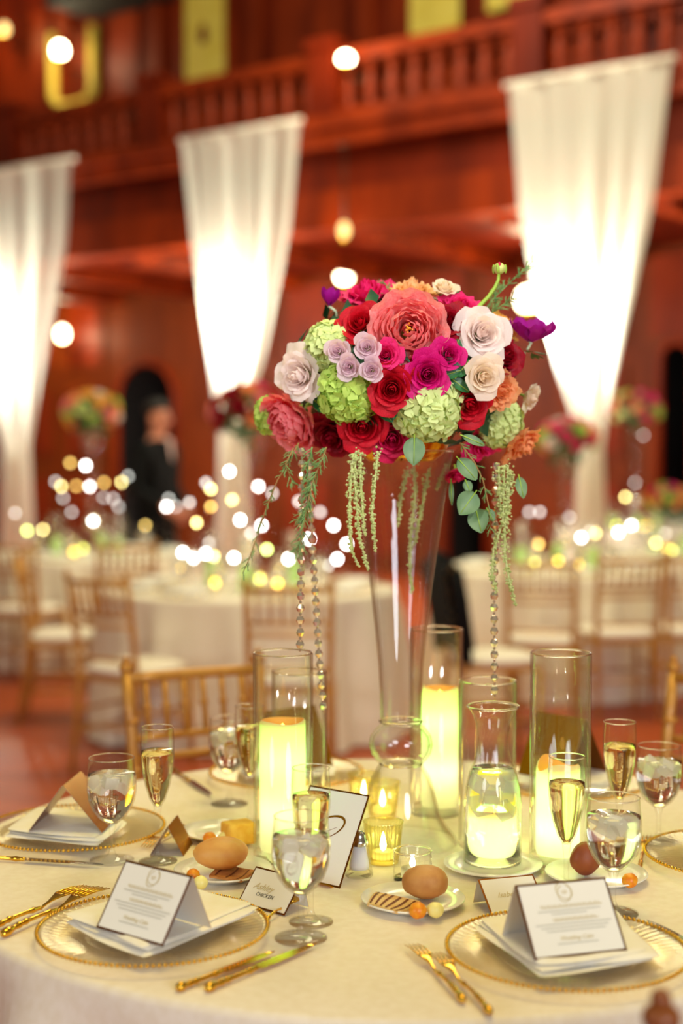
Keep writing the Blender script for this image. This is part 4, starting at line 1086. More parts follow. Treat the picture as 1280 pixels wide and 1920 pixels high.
# ================================================================ floral arrangement
BC = AT(757, 700, depth_of((VP.x, VP.y, TZ + vz(700))))   # centre of the flower dome
BRX, BRY, BRZ = .215, .20, .155
def petal_pts(r, h, wid, curl, ruf=0.0, seed=0, nu=6, nv=5, edge=.16, cup=.25, tip=0.0):
    rnd = random.Random(seed); p1 = rnd.uniform(0, 6)
    def fn(a, b):
        u = a * 2 - 1; v = b
        rho = r * (cup + (1 - cup) * math.sin(min(1, v * 1.1) * PI / 2))
        z = h * v
        if v > .6:
            q = ((v - .6) / .4) ** 2; rho += curl * r * q * .8; z -= curl * h * .30 * q
        hw = wid * (.40 + .60 * math.sin(min(1, v * 1.25) * PI / 2)) * math.sqrt(max(.02, 1 - (max(0, v - .55) / .47) ** 2 * .8))
        ph = u * hw
        z -= edge * h * u * u * v
        rho *= 1 + .05 * u * u
        if tip and v > .8: rho += tip * r * (1 - abs(u)) * (v - .8) / .2
        if ruf:
            z += ruf * h * v * math.sin(u * 6.5 + p1); rho += ruf * r * v * math.cos(u * 5 + p1)
        return (rho * math.cos(ph), rho * math.sin(ph), z)
    mb = MB(); mb.grid(fn, nu, nv); return mb
def make_rose(n, seed, ruf=0.0, tight=1.0, open_=1.0):
    """unit rose (radius ~1) as list of (petal mesh, turn)"""
    rnd = random.Random(seed); out = []
    for k in range(n):
        t = k / (n - 1)
        r = (.05 + .86 * t ** 1.05) * tight
        h = 1.06 - .34 * t ** 1.4 - .06 * rnd.random()
        wid = 1.55 - .80 * t + .1 * rnd.random()
        curl = (-.62 * max(0, 1 - t * 2.2) + .52 * t * t) * open_ + .06 * rnd.random()
        me = petal_pts(r, h, wid, curl, ruf * (.4 + .6 * t), seed * 31 + k, 7, 6, .10 + .10 * t, .35 - .1 * t, .10 * t).mesh('petal', M['red'])
        out.append((me, k * 2.399 + rnd.uniform(-.25, .25)))
    return out
ROSES = [make_rose(28, 1), make_rose(26, 2, .02), make_rose(28, 3, .05), make_rose(18, 4, .0, .95, .6)]
RUFFLED = [make_rose(30, 11, .11, 1.0, .9), make_rose(28, 12, .13, 1.0, 1.0)]
def make_peony(n, seed):
    rnd = random.Random(seed); out = []
    for k in range(n):
        t = k / (n - 1)
        r = .18 + .74 * t; h = .66 + .24 * math.sin(t * PI) - .26 * t - .10 * rnd.random()
        me = petal_pts(r, h, .98 + .2 * rnd.random() - .30 * t, -.52 + .50 * t + .15 * rnd.random(), .06, seed * 57 + k, 6, 5, .12, .45 - .3 * t).mesh('petal', M['coral'])
        out.append((me, (rnd.uniform(-.13, .13), rnd.uniform(-.13, .13), k * 2.399 + rnd.uniform(-.3, .3))))
    return out
PEONY = make_peony(46, 21)
def axis_quat(d, spin=0.0):
    return Vector(d).to_track_quat('Z', 'Y') @ Matrix.Rotation(spin, 3, 'Z').to_quaternion()
def dome(px, py, out=0.0):
    """point and outward normal on the flower dome under a pixel (silhouette point when the ray passes beside it)"""
    d = ray(px, py).normalized(); o = CAM - BC
    s = Vector((1 / BRX, 1 / BRY, 1 / BRZ)); o2 = Vector((o.x * s.x, o.y * s.y, o.z * s.z)); d2 = Vector((d.x * s.x, d.y * s.y, d.z * s.z))
    a = d2.dot(d2); b = o2.dot(d2); c = o2.dot(o2) - 1; disc = b * b - a * c
    t = (-b - math.sqrt(disc)) / a if disc > 0 else -b / a
    p = CAM + d * t; q = p - BC
    n = Vector((q.x / BRX ** 2, q.y / BRY ** 2, q.z / BRZ ** 2)).normalized()
    return p, n
def flower(kind, px, py, dpx, mname, label, face=.45, name='rose', tilt=(0, 0), cat=None, push=0.0, group=None):
    p, n = dome(px, py)
    k = depth_of(p) / F; R = dpx * k / 2 * 1.10
    d = (n * (1 - face) - ray(px, py).normalized() * face + RGT * tilt[0] + UPV * tilt[1]).normalized()
    # the pixel is the flower's visible centre: set the base back along its axis
    base = p - d * R * .75 + d * push
    e = bpy.data.objects.new(name, None); C.objects.link(e); e.empty_display_size = .02
    e.location = base; e.rotation_mode = 'QUATERNION'; e.rotation_quaternion = axis_quat(d, px * .7); e.scale = (R,) * 3
    tag(e, label, cat or name.split('_')[-1], group)
    for me, a in kind: inst('petal', me, e, (0, 0, 0), a if isinstance(a, tuple) else (0, 0, a), None, M[mname])
    MB().lathe([(0, -.45), (.09, -.4), (.1, -.1), (.26, 0), (.20, .14), (0, .1)], 8).build('calyx', M['stem'], e)
    return e
# deep interior greenery, too dense to count
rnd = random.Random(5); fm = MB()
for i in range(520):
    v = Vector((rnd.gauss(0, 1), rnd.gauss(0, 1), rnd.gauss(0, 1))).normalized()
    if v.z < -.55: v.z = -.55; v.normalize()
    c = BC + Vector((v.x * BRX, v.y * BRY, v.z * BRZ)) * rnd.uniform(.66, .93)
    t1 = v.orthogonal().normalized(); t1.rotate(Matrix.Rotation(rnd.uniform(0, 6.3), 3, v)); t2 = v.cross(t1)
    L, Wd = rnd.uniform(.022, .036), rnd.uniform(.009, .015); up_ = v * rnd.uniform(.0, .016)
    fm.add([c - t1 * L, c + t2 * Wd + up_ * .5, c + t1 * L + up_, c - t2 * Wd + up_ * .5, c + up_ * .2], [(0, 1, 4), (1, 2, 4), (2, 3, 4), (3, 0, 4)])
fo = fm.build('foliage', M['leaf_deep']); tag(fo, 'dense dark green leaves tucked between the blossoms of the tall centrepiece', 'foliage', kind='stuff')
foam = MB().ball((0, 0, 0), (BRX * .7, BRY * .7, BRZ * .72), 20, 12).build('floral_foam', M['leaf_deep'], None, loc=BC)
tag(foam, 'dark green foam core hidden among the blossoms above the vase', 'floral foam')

RED = [(734, 730, 78, 'open crimson rose beneath the magenta rose at the front of the arrangement', 0, .55), (678, 800, 82, 'large crimson rose with darker centre at the lower edge beside the lime hydrangea', 1, .72),
       (619, 824, 74, 'dark crimson rose turned sideways next to the pink coral peony', 2, .5), (673, 602, 70, 'crimson rose between the large peony and pale hydrangea', 1, .35),
       (842, 597, 64, 'dark red rose wedged between the large peony and white rose', 2, .35), (882, 758, 78, 'crimson rose under the creamy roses beside the orange ruffled bloom', 0, .5),
       (952, 668, 70, 'dark red ruffled rose below the purple anemone with the bent stem', 2, .3)]
for x, y, d_, l_, v_, f_ in RED: flower(ROSES[v_], x, y, d_, 'dark_red' if 'dark' in l_.split()[0] else 'red', l_, f_)
MAG = [(802, 702, 72, 'magenta', 'bright magenta rose directly under the large coral peony', 0, .55), (842, 664, 52, 'magenta', 'small magenta rose half tucked beside the white rose leaves', 1, .3),
       (734, 824, 70, 'crimson_pink', 'raspberry rose drooping over the vase rim at the front', 0, .72), (722, 664, 50, 'hot_pink', 'pink rose mostly hidden below the large coral peony', 1, .4),
       (858, 895, 42, 'crimson_pink', 'low raspberry rose hanging under the eucalyptus leaves', 1, .3)]
for x, y, d_, mn, l_, v_, f_ in MAG: flower(ROSES[v_], x, y, d_, mn, l_, f_)
RUF = [(686, 540, 84, 'hot_pink', 'ruffled hot pink garden rose on top beside the bud like purple anemone', 0, .25), (866, 572, 66, 'hot_pink', 'ruffled hot pink garden rose near the green bud stem', 1, .3),
       (910, 838, 70, 'hot_pink', 'ruffled hot pink garden rose at the lower edge by the eucalyptus', 1, .4), (772, 536, 76, 'peach', 'peach cream ruffled rose lying flat at the very top', 0, .1),
       (943, 734, 64, 'orange', 'orange ruffled garden rose between crimson rose and small cream rose', 1, .35), (985, 838, 74, 'orange', 'large peach orange ruffled rose at the outer lower edge', 0, .2),
       (950, 606, 52, 'amber', 'amber yellow ruffled bloom behind the large white rose', 1, .25)]
for x, y, d_, mn, l_, v_, f_ in RUF: flower(RUFFLED[v_], x, y, d_, mn, l_, f_, 'garden_rose')
WHT = [(902, 626, 84, 'blush', 'large open white rose next to the dark red roses', 0, .6), (903, 706, 64, 'cream', 'cream rose just below the large white rose', 1, .5),
       (565, 704, 82, 'blush', 'blush white rose above the pink coral peony', 2, .35), (983, 742, 44, 'cream', 'small cream rose at the outer edge beside orange bloom', 1, .3), (830, 551, 42, 'cream', 'small cream rose peeking out behind the ruffled hot pink bloom', 1, .2)]
for x, y, d_, mn, l_, v_, f_ in WHT: flower(ROSES[v_], x, y, d_, mn, l_, f_, push=.018)
for x, y, d_, l_ in ((637, 660, 44, 'lavender spray rose touching the pale hydrangea'), (690, 653, 48, 'lavender spray rose touching the crimson rose and coral peony'),
                     (657, 688, 46, 'lavender spray rose above the lime hydrangea, lowest wide one'), (698, 694, 44, 'lavender spray rose above the open crimson front rose')):
    flower(ROSES[3], x, y, d_, 'lavender', l_, .6, 'spray_rose', cat='rose', push=.022)
def peony(px, py, dpx, mn, label, face, center):
    e = flower(PEONY, px, py, dpx, mn, label, face, 'peony', push=.012 if center else .04)
    # broad guard petals round the outside
    for i in range(9):
        me = petal_pts(.96, .62, .66, .10, .035, 400 + i, 8, 6, .1, .2).mesh('petal', M[mn]); inst('petal', me, e, (0, 0, -.06), (0, 0, i * .698 + .2))
    if center:
        rr = random.Random(9)
        for i in range(26):
            a = rr.uniform(0, 6.28); q = rr.uniform(.0, .13)
            MB().tube([(q * .5 * math.cos(a), q * .5 * math.sin(a), .45), (q * math.cos(a), q * math.sin(a), .66 + rr.uniform(0, .06))], [.012, .022], 5).build('stamen', M['stamen'], e)
    return e
peony(765, 616, 132, 'coral', 'very large open coral peony with orange stamens', .75, True)
peony(554, 783, 112, 'pink_coral', 'pink coral peony at the lower outer edge turned away', .38, False)
# hydrangeas
fl = MB()
for q in range(4):
    def fn(a, b, q=q):
        u = a * 2 - 1; r = .15 + .85 * b; w_ = .62 * math.sin(min(1, b * 1.15) * PI * .62 + .15)
        x = r; y = u * w_; z = .30 * b * b - .12 * u * u * b
        c, s = math.cos(q * PI / 2), math.sin(q * PI / 2)
        return (x * c - y * s, x * s + y * c, z)
    fl.grid(fn, 2, 3)
floret_me = fl.mesh('floret', M['lime'])
def hydrangea(px, py, dpx, mn, label, n=88, back=0.0):
    p, nn = dome(px, py); k = depth_of(p) / F; R = dpx * k / 2
    cen = p - nn * R * .62 + ray(px, py).normalized() * back
    e = bpy.data.objects.new('hydrangea', None); C.objects.link(e); e.location = cen; e.empty_display_size = .02
    tag(e, label, 'hydrangea')
    rr = random.Random(px); view = (nn * .6 - ray(px, py).normalized() * .6).normalized()
    MB().ball((0, 0, 0), R * .86, 16, 10).build('flower_core', M[mn], e)
    i = 0; tries = 0
    N = int(n * 2.0)
    for k_ in range(N):
        zz = 1 - 2 * (k_ + .5) / N; a = k_ * 2.39996; s_ = math.sqrt(1 - zz * zz)
        v = Vector((s_ * math.cos(a), s_ * math.sin(a), zz))
        if v.dot(view) < -.12: continue
        v2 = (v + Vector((rr.gauss(0, .10), rr.gauss(0, .10), rr.gauss(0, .10)))).normalized()
        inst('floret', floret_me, e, v * R * (.86 + .18 * rr.random()), axis_quat(v2, rr.uniform(0, 6)), R * .25 * rr.uniform(.85, 1.2), M[mn])
    MB().tube([(0, 0, 0), tuple((BC - cen) * .5)], .004, 6).build('stem', M['stem'], e)
hydrangea(602, 636, 96, 'lime_pale', 'pale green hydrangea head below the small purple anemone')
hydrangea(640, 748, 118, 'lime', 'bright lime hydrangea head under the lavender spray roses')
hydrangea(809, 785, 128, 'lime_pale', 'large lime hydrangea head at the front above the vase mouth')
hydrangea(950, 812, 92, 'lime_pale', 'pale lime hydrangea head beside the large peach orange rose')
hydrangea(496, 792, 76, 'lime', 'small lime hydrangea head behind the pink coral peony', 60, .05)
# anemones, bud, sprigs
def collar(e, c, r, n, seed, droop=-.2):
    rr = random.Random(seed); mb = MB()
    for i in range(n):
        a = 2 * PI * i / n + rr.uniform(-.2, .2); L = r * rr.uniform(.7, 1.15); d_ = Vector((math.cos(a), math.sin(a), rr.uniform(-.5, .3) + droop)).normalized(); s_ = Vector((-math.sin(a), math.cos(a), 0)) * r * .13
        o = Vector(c)
        for br in (-.5, 0, .5):
            e2 = (d_ + s_.normalized() * br).normalized()
            mb.add([o + d_ * L * .3, o + (d_ * .35 + e2 * .35) * L + s_, o + (d_ * .35 + e2 * .65) * L, o + (d_ * .35 + e2 * .35) * L - s_], [(0, 1, 2, 3)])
    mb.build('feathery_leaf', M['leaf'], e)
def anemone(px, py, wpx, label, stem_to, n=6, close=.3, down=0):
    p, nn = dome(px, py); k = depth_of(p) / F; R = wpx * k / 2
    e = bpy.data.objects.new('anemone', None); C.objects.link(e); e.location = p; tag(e, label, 'anemone')
    up_ = Vector((.1, -.25, 1)).normalized()
    hd = []
    for i in range(n):
        me = petal_pts(R * (1 - close * .5), R * (.75 + close * .5), .62, .15 - close * .3, .05, i + int(px), 6, 6, .15, .12).mesh('petal', M['purple'])
        o = inst('petal', me, e, (0, 0, -R * .4), axis_quat(up_, i * 2 * PI / n))
    MB().ball(tuple(up_ * R * -.15), R * .22, 10, 6).build('dark_centre', M['suit'], e)
    q = AT(*stem_to, depth_of(p)) - p
    MB().tube([up_ * -R * .4, (q * .5) + Vector((.004, 0, -.004)), q], .0026, 6).build('stem', mat('pale_stem', S(190, 206, 170), .5), e)
    collar(e, q, R * .85, 9, int(px))
anemone(617, 562, 58, 'small closed purple anemone at the top outer edge', (632, 596), 6, .8)
anemone(994, 622, 92, 'wide open purple anemone on a bent pale stem', (988, 656), 7, .25)
p0 = dome(880, 600)[0]; dd = depth_of(p0)
e = empty('ranunculus_bud', AT(936, 503, dd), 0, 'green bud with a red tip on a curved green stem', 'bud'); c0 = e.location.copy(); k = dd / F
MB().ball((0, 0, 0), (11 * k, 11 * k, 12 * k), 14, 10, lambda q: 1 - .12 * max(0, q.z) ** 2).build('bud_head', mat('bud_green', S(170, 190, 80), .5, col2=S(210, 216, 130), ns=80), e)
MB().ball((-.0008, -8 * k, 6 * k), (3.5 * k, 3 * k, 5 * k), 10, 6).build('red_tip', M['crimson_pink'], e)
for a in (.3, 2.6, 4.4): MB().ball((12 * k * math.cos(a), 11 * k * math.sin(a), -1 * k), (3 * k, 3 * k, 9 * k), 8, 6).build('sepal', M['stem'], e)
MB().tube([AT(x, y, dd) - c0 for x, y in ((935, 512), (934, 525), (927, 540), (915, 557), (900, 572), (888, 588), (880, 605))], [.0022, .003, .0034, .0034, .0036, .0036, .0036], 8).build('stem', M['stem'], e)
def sprig(pts, depth, label, spread=.02, seed=1, dens=1.0, tw=.0011, dz=0.0):
    P = [AT(x, y, depth + dz * i / max(1, len(pts) - 1)) for i, (x, y) in enumerate(pts)]
    base = P[0].copy()
    e = empty('juniper_sprig', base, 0, label, 'sprig')
    Q = [q - base for q in P]
    MB().tube(Q, [tw * 1.4] + [tw] * (len(Q) - 2) + [tw * .5], 6).build('twig', M['twig'] if seed % 2 else M['juniper'], e)
    rr = random.Random(seed); mb = MB(); tl = 0
    for a, b in zip(Q, Q[1:]):
        L = (b - a).length; n = max(2, int(L / .0030 * dens)); ax = (b - a).normalized()
        for i in range(n):
            o = a.lerp(b, rr.random()); s_ = ax.orthogonal().normalized(); s_.rotate(Matrix.Rotation(rr.uniform(0, 6.3), 3, ax))
            d_ = (ax * rr.uniform(.5, 1.1) + s_ * rr.uniform(.5, 1)).normalized(); l_ = spread * rr.uniform(.45, 1)
            mid = o + d_ * l_ * .6
            mb.tube([o, mid, o + d_ * l_ + ax * l_ * .15], [.0009, .0009, .0004], 4, False)
            for j in range(3):
                e2 = (d_ + Vector((rr.gauss(0, .6), rr.gauss(0, .6), rr.gauss(0, .6)))).normalized()
                st = o + d_ * l_ * (.3 + .25 * j); mb.tube([st, st + e2 * l_ * .33], [.0008, .0003], 4, False)
    mb.build('needles', M['juniper'], e)['kind'] = 'stuff'
dv = depth_of(BC)
sprig([(905, 585), (925, 560), (950, 535), (975, 512), (1000, 490)], dv - .02, 'green juniper sprig pointing up beside the green bud', .018, 2)
sprig([(915, 590), (945, 570), (962, 560)], dv - .04, 'short juniper sprig fanning above the white rose', .022, 4, 1.4)
sprig([(930, 590), (928, 545), (935, 510)], dv - .01, 'thin juniper sprig rising behind the green bud', .014, 6, .8)
sprig([(560, 830), (545, 860), (520, 900), (500, 950), (483, 1000), (470, 1040), (455, 1075)], dv - .10, 'long thin juniper sprig trailing farthest down and out', .016, 3, .6)
sprig([(612, 838), (600, 870), (585, 905), (575, 950), (568, 990), (556, 1035)], dv - .14, 'thick juniper sprig trailing beside the crystal strand', .024, 5, 1.5)
sprig([(585, 838), (575, 880), (580, 930), (566, 970)], dv - .13, 'bushy juniper sprig hanging under the pink coral peony', .024, 8, 1.2)
sprig([(550, 840), (535, 870), (548, 905)], dv - .11, 'short juniper sprig curling under the pink coral peony', .02, 9, .9)
sprig([(862, 830), (890, 868), (905, 900), (915, 945), (920, 1000)], dv - .13, 'juniper sprig trailing through the eucalyptus leaves', .016, 7, .7)
sprig([(735, 560), (728, 545), (722, 532)], dv - .05, 'tiny juniper tuft between the peony and hot pink rose', .016, 12, 1.2)
def leaf(px, py, lpx, wpx, ang, label, depth, m_='euca', cupz=.2):
    p = AT(px, py, depth); k = depth / F; L = lpx * k; Wd = wpx * k
    e = bpy.data.objects.new('eucalyptus_leaf', None); C.objects.link(e); e.location = p
    ax = (RGT * math.cos(ang) + UPV * math.sin(ang)); nn = (-FWD + RGT * .3 * math.sin(px) + UPV * .25).normalized(); ax = (ax - nn * ax.dot(nn)).normalized(); sd = nn.cross(ax)
    tag(e, label, 'leaf')
    def fn(a, b):
        u = a * 2 - 1; v = b
        w_ = Wd / 2 * math.sin(PI * min(.985, max(.02, v ** .85))) ** .6
        return tuple(ax * (v - .5) * L + sd * u * w_ + nn * (cupz * Wd * (u * u) * .5 - .06 * L * (v - .5) ** 2 * 4))
    mb = MB(); mb.grid(fn, 6, 8); mb.build('blade', M[m_], e)
    MB().tube([tuple(ax * (-.62) * L), tuple(ax * .45 * L + nn * .0004)], [.0012, .0005], 5).build('midrib', M['stem'], e)
for i, (x, y, l_, w_, a, dz, lab) in enumerate(((776, 846, 54, 42, -1.6, -.17, 'round grey green eucalyptus leaf hanging over the vase rim'), (876, 880, 52, 34, -.9, -.16, 'eucalyptus leaf below the hot pink ruffled rose'),
      (888, 826, 46, 18, -.35, -.19, 'narrow curled eucalyptus leaf beside the lime hydrangea'), (876, 944, 52, 44, -2.2, -.14, 'broad eucalyptus leaf hanging lowest but one of the cluster'), (897, 976, 48, 40, -1.3, -.13, 'broad lowest eucalyptus leaf with a squared tip'),
      (977, 914, 42, 22, -1.4, -.10, 'eucalyptus leaf beside the thick amaranthus tassel'), (877, 912, 24, 18, -1.2, -.12, 'small eucalyptus leaf in the middle of the cluster'), (919, 966, 26, 20, -1.1, -.12, 'small pale eucalyptus leaf touching the amaranthus'),
      (846, 925, 46, 10, -1.5, -.1, 'thin eucalyptus leaf hanging along the vase wall'))):
    leaf(x, y, l_, w_, a, lab, dv + dz)
# dark rose leaves showing between blossoms
for i, (x, y, a) in enumerate(((845, 700, .3), (862, 722, -.6), (835, 732, -1.2), (868, 690, .9), (855, 655, 1.3), (716, 580, 1.2), (735, 765, -1.4), (722, 775, -.9), (850, 560, 1.1), (600, 760, 2.4))):
    p, nn = dome(x, y); leaf(x, y, 44, 24, a, 'glossy dark rose leaf peeking out between the blossoms', depth_of(p) + .012, 'leaf'); 
for o in C.objects:
    if o.name.startswith('eucalyptus_leaf') and o.get('label', '').startswith('glossy dark rose leaf'): o.name = 'rose_leaf'; o['group'] = 'dark rose leaves between the blossoms'
# amaranthus tassels
def tassel(strands, depth, label, seed, rad=.010):
    rr = random.Random(seed)
    e = empty('amaranthus_tassel', AT(*strands[0][0], depth), 0, label, 'amaranthus'); base = e.location.copy()
    for st in strands:
        P = [AT(x, y, depth) - base for x, y in st]; mb = MB()
        tot = sum((b - a).length for a, b in zip(P, P[1:])); done = 0
        for a, b in zip(P, P[1:]):
            L = (b - a).length; n = int(L / .0011)
            for i in range(n):
                t = (done + L * i / n) / tot; r_ = rad * (1 - .62 * t) if t < .96 else rad * .3
                v = Vector((rr.gauss(0, 1), rr.gauss(0, 1), rr.gauss(0, 1))).normalized() * r_ * rr.uniform(.3, 1)
                c = a.lerp(b, i / n) + v; s_ = rr.uniform(.0016, .0030)
                mb.add([c + Vector(q) * s_ for q in ((1, 0, 0), (-1, 0, 0), (0, 1, 0), (0, -1, 0), (0, 0, 1), (0, 0, -1))], [(0, 2, 4), (2, 1, 4), (1, 3, 4), (3, 0, 4), (2, 0, 5), (1, 2, 5), (3, 1, 5), (0, 3, 5)])
            done += L
        mb.build('blossom_strand', M['amaranth'], e, smooth=False)['kind'] = 'stuff'
        MB().tube(P, [.002] * (len(P) - 1) + [.0008], 5).build('stalk', M['amaranth'], e)
tassel([[(668, 845), (664, 890), (668, 940), (672, 1000), (690, 1070)], [(662, 850), (656, 920), (655, 980), (658, 1030), (672, 1062)], [(708, 846), (703, 900), (697, 960), (704, 1036)], [(676, 848), (676, 900), (680, 960), (684, 1005)]], dv - .145, 'pale green amaranthus tassel hanging outside the vase under crimson roses', 1, .009)
tassel([[(775, 872), (778, 930), (770, 1000), (768, 1060), (772, 1112)], [(803, 880), (795, 930), (785, 980), (776, 1020)], [(765, 880), (752, 930), (746, 985)]], dv + .03, 'pale green amaranthus tassel hanging inside the glass vase', 2, .010)
tassel([[(945, 872), (944, 930), (942, 980), (925, 1030), (922, 1080), (930, 1110)], [(952, 872), (950, 930), (946, 990), (946, 1040), (955, 1090), (966, 1135)], [(935, 874), (936, 920), (938, 970)], [(956, 880), (953, 930), (950, 980)]], dv - .10, 'thick pale green amaranthus tassel with two long tails', 3, .014)
tassel([[(838, 870), (828, 890), (818, 920)]], dv + .06, 'short amaranthus tip resting behind the vase wall', 4, .007)
# crystal strands
bead_big = MB().lathe([(0, -.0072), (.0045, -.0062), (.0072, 0), (.0045, .0062), (0, .0072)], 8).mesh('crystal_bead', M['crystal'], False)
bead_sm = MB().lathe([(0, -.0030), (.0022, -.0016), (.0022, .0016), (0, .0030)], 6).mesh('spacer_bead', M['crystal'], False)
def strand(pts, depth, label, step=.0205):
    P = [AT(x, y, depth) for x, y in pts]; base = P[0].copy(); e = empty('crystal_strand', base, 0, label, 'strand')
    Q = [q - base for q in P]; MB().tube(Q, .0006, 4).build('wire', M['gold'], e)
    L = [0]
    for a, b in zip(Q, Q[1:]): L.append(L[-1] + (b - a).length)
    def at(s):
        for i in range(len(Q) - 1):
            if s <= L[i + 1]: return Q[i].lerp(Q[i + 1], (s - L[i]) / (L[i + 1] - L[i]))
        return Q[-1]
    s = .008; k_ = 0
    while s < L[-1]:
        inst('crystal_bead', bead_big, e, at(s), (random.uniform(-.2, .2), random.uniform(-.2, .2), k_ * .5))
        for d_ in (.0102,): inst('spacer_bead', bead_sm, e, at(min(L[-1], s + d_)))
        s += step; k_ += 1
strand([(566, 838), (565, 1000), (562, 1222)], dv - .12, 'crystal bead strand ending at the rim of the tall hurricane vase')
strand([(580, 846), (584, 1000), (592, 1130), (598, 1232), (607, 1340)], dv - .02, 'longer crystal bead strand hanging inside the shorter hurricane vase', .0185)
strand([(930, 866), (928, 1030), (926, 1130), (927, 1312)], dv - .06, 'crystal bead strand hanging over the water carafe beside the thick tassel')
# ================================================================ chairs
def build_chair(red=False):
    m_ = M['chair']
    e = empty('chiavari_chair', (0, 0, 0))
    ring = lambda mb, c, r: mb.lathe([(r * .6, -.008), (r, -.006), (r * 1.15, 0), (r, .006), (r * .6, .008)], 10, c)
    for s in (-1, 1):
        f = MB(); f.tube([(s * .19, .19, 0), (s * .185, .185, .44)], [.013, .016], 10)
        for z in (.12, .26, .38): ring(f, (s * .187, .187, z), .018)
        f.build('leg', m_, e)
        b = MB(); b.tube([(s * .175, -.24, 0), (s * .175, -.19, .42), (s * .178, -.20, .60), (s * .182, -.235, .80), (s * .184, -.255, .90)], [.013, .017, .016, .015, .015], 10)
        for z, y in ((.14, -.223), (.30, -.204), (.52, -.195), (.66, -.211), (.78, -.231)): ring(b, (s * .178, y, z), .0185)
        bp = b.build('back_post', m_, e)
        fb_ = MB(); fb_.ball((s * .184, -.257, .912), (.019, .019, .015), 12, 8); fb_.ball((s * .184, -.258, .93), (.011, .011, .011), 8, 6); fb_.build('finial', m_, bp)
    def rail(z, y, r, name):
        mb = MB(); mb.tube([(-.182, y, z), (-.09, y - .012, z), (0, y - .016, z), (.09, y - .012, z), (.182, y, z)], r, 8); return mb.build(name, m_, e)
    rail(.885, -.252, .014, 'top_rail'); rail(.735, -.222, .010, 'mid_rail'); rail(.685, -.214, .010, 'mid_rail'); rail(.53, -.195, .010, 'lower_rail')
    for i in range(6):
        x = -.132 + i * .0528; c = -.016 * (1 - (x / .182) ** 2)
        sp = MB(); sp.tube([(x, -.222 + c, .735), (x, -.252 + c, .885)], [.0085, .0085], 8); ring(sp, (x, -.238 + c, .81), .011)
        sp.build('spindle', m_, e)
    MB().box((0, 0, .435), (.40, .40, .026)).build('seat', m_, e, smooth=False, bevel=.008)
    MB().ball((0, .005, .470), (.20, .20, .030), 24, 10, lambda q: 1 / max(abs(q.x), abs(q.y), .72) ** .6 if True else 1).build('cushion', M['cushion'], e)
    for z, k in ((.18, 1), (.28, 1)):
        for s in (-1, 1): MB().tube([(s * .187, .188, z), (s * .176, -.22, z)], .009, 6).build('stretcher', m_, e)
    for y, z in ((.188, .22), (-.215, .22)): MB().tube([(-.187, y, z), (.187, y, z)], .009, 6).build('stretcher', m_, e)
    return e
proto = build_chair(); first = [True]
def place_chair(x, y, face, label, group=None, wood=None):
    """face: angle of the sitter's gaze in world degrees"""
    o = proto if first[0] else copy_tree(proto); first[0] = False
    o.location = (x, y, 0); o.rotation_euler = (0, 0, math.radians(face - 90)); tag(o, label, 'chair', group)
    if wood:
        for ch in o.children_recursive:
            if ch.name.split('.')[0] != 'cushion' and ch.material_slots: ch.material_slots[0].link = 'OBJECT'; ch.material_slots[0].material = wood
    return o
place_chair(*NEAR_CHAIRS[0], 'gold chair with upright spindles pushed up behind the flute and goblet')
place_chair(*NEAR_CHAIRS[1], 'gold chair of which one post shows behind the iced goblet')
place_chair(*NEAR_CHAIRS[2], 'reddish brown chair with a rounded finial beside the charger and two forks', wood=M['chair_red'])

# ================================================================ far tables
def far_xy(px, depth): p = CAM + FH * depth + RH * ((px - 640) * depth / F); return p.x, p.y
FAR_CHAIRS = [
 (545, 6.35, 92, 'gold chair with its back turned, tucked at the table behind the candles'),
 (252, 6.65, 58, 'gold chair with a broad ivory cushion at the table behind the gold chair back'),
 (122, 7.9, 8, 'gold chair seen side on between the cushioned chair and the doorway table'),
 (48, 9.30, 78, 'gold chair with ivory cushion in front of the doorway table'),
 (-105, 9.3, 60, 'gold chair partly cut off in front of the lowest gathered drape'),
 (225, 9.20, 110, 'gold chair with its back to the cushioned chairs at the doorway table'),
 (1020, 7.75, 80, 'gold chair with back turned by the table below the largest drape'),
 (1156, 8.05, 100, 'gold chair with ivory cushion in front of the low bouquet table'),
 (1298, 8.15, 92, 'gold chair in front of the low magenta bouquet'),
 (924, 7.0, 12, 'gold chair carrying a black jacket, behind the trumpet vase')]
FAR_XYF = [(*far_xy(px_, d_), f_) for px_, d_, f_, l_ in FAR_CHAIRS]
bg_rose = {}
def blob_rose(mn):
    if mn not in bg_rose:
        mb = MB()
        rr = random.Random(len(bg_rose))
        for k in range(14):
            t = k / 13; q = petal_pts(.1 + .8 * t, 1.05 - .3 * t, 1.4 - .7 * t, .05 + .35 * t * t, .05, k, 4, 4)
            a = k * 2.4; c, s = math.cos(a), math.sin(a); mb.add([(x_ * c - y_ * s, x_ * s + y_ * c, z_) for x_, y_, z_ in q.v], q.f)
        bg_rose[mn] = mb.mesh('blossom', M[mn])
    return bg_rose[mn]
vase_far = MB().lathe([(.10, 0), (.07, .03), (.05, .10), (.036, .14), (.055, .17), (.036, .20), (.04, .35), (.055, .50), (.085, .66), (.083, .66), (.05, .48), (.034, .22), (0, .21)], 28).mesh('trumpet', M['glass'])
knop_far = MB().ball((0, 0, .17), (.056, .056, .035), 16, 10).mesh('ball_knop', M['crystal'])
gob_far = MB().lathe([(0, 0), (.036, 0), (.034, .003), (.006, .008), (.004, .06), (.02, .07), (.038, .10), (.041, .13), (.037, .175), (.035, .175), (.038, .13), (.034, .10), (.001, .07)], 16).mesh('bowl', M['fine_glass'])
wat_far = MB().ball((0, 0, .112), (.034, .034, .036), 12, 8).mesh('water', M['water'])
m, nt, out = new_mat('cut_crystal_sparkle')
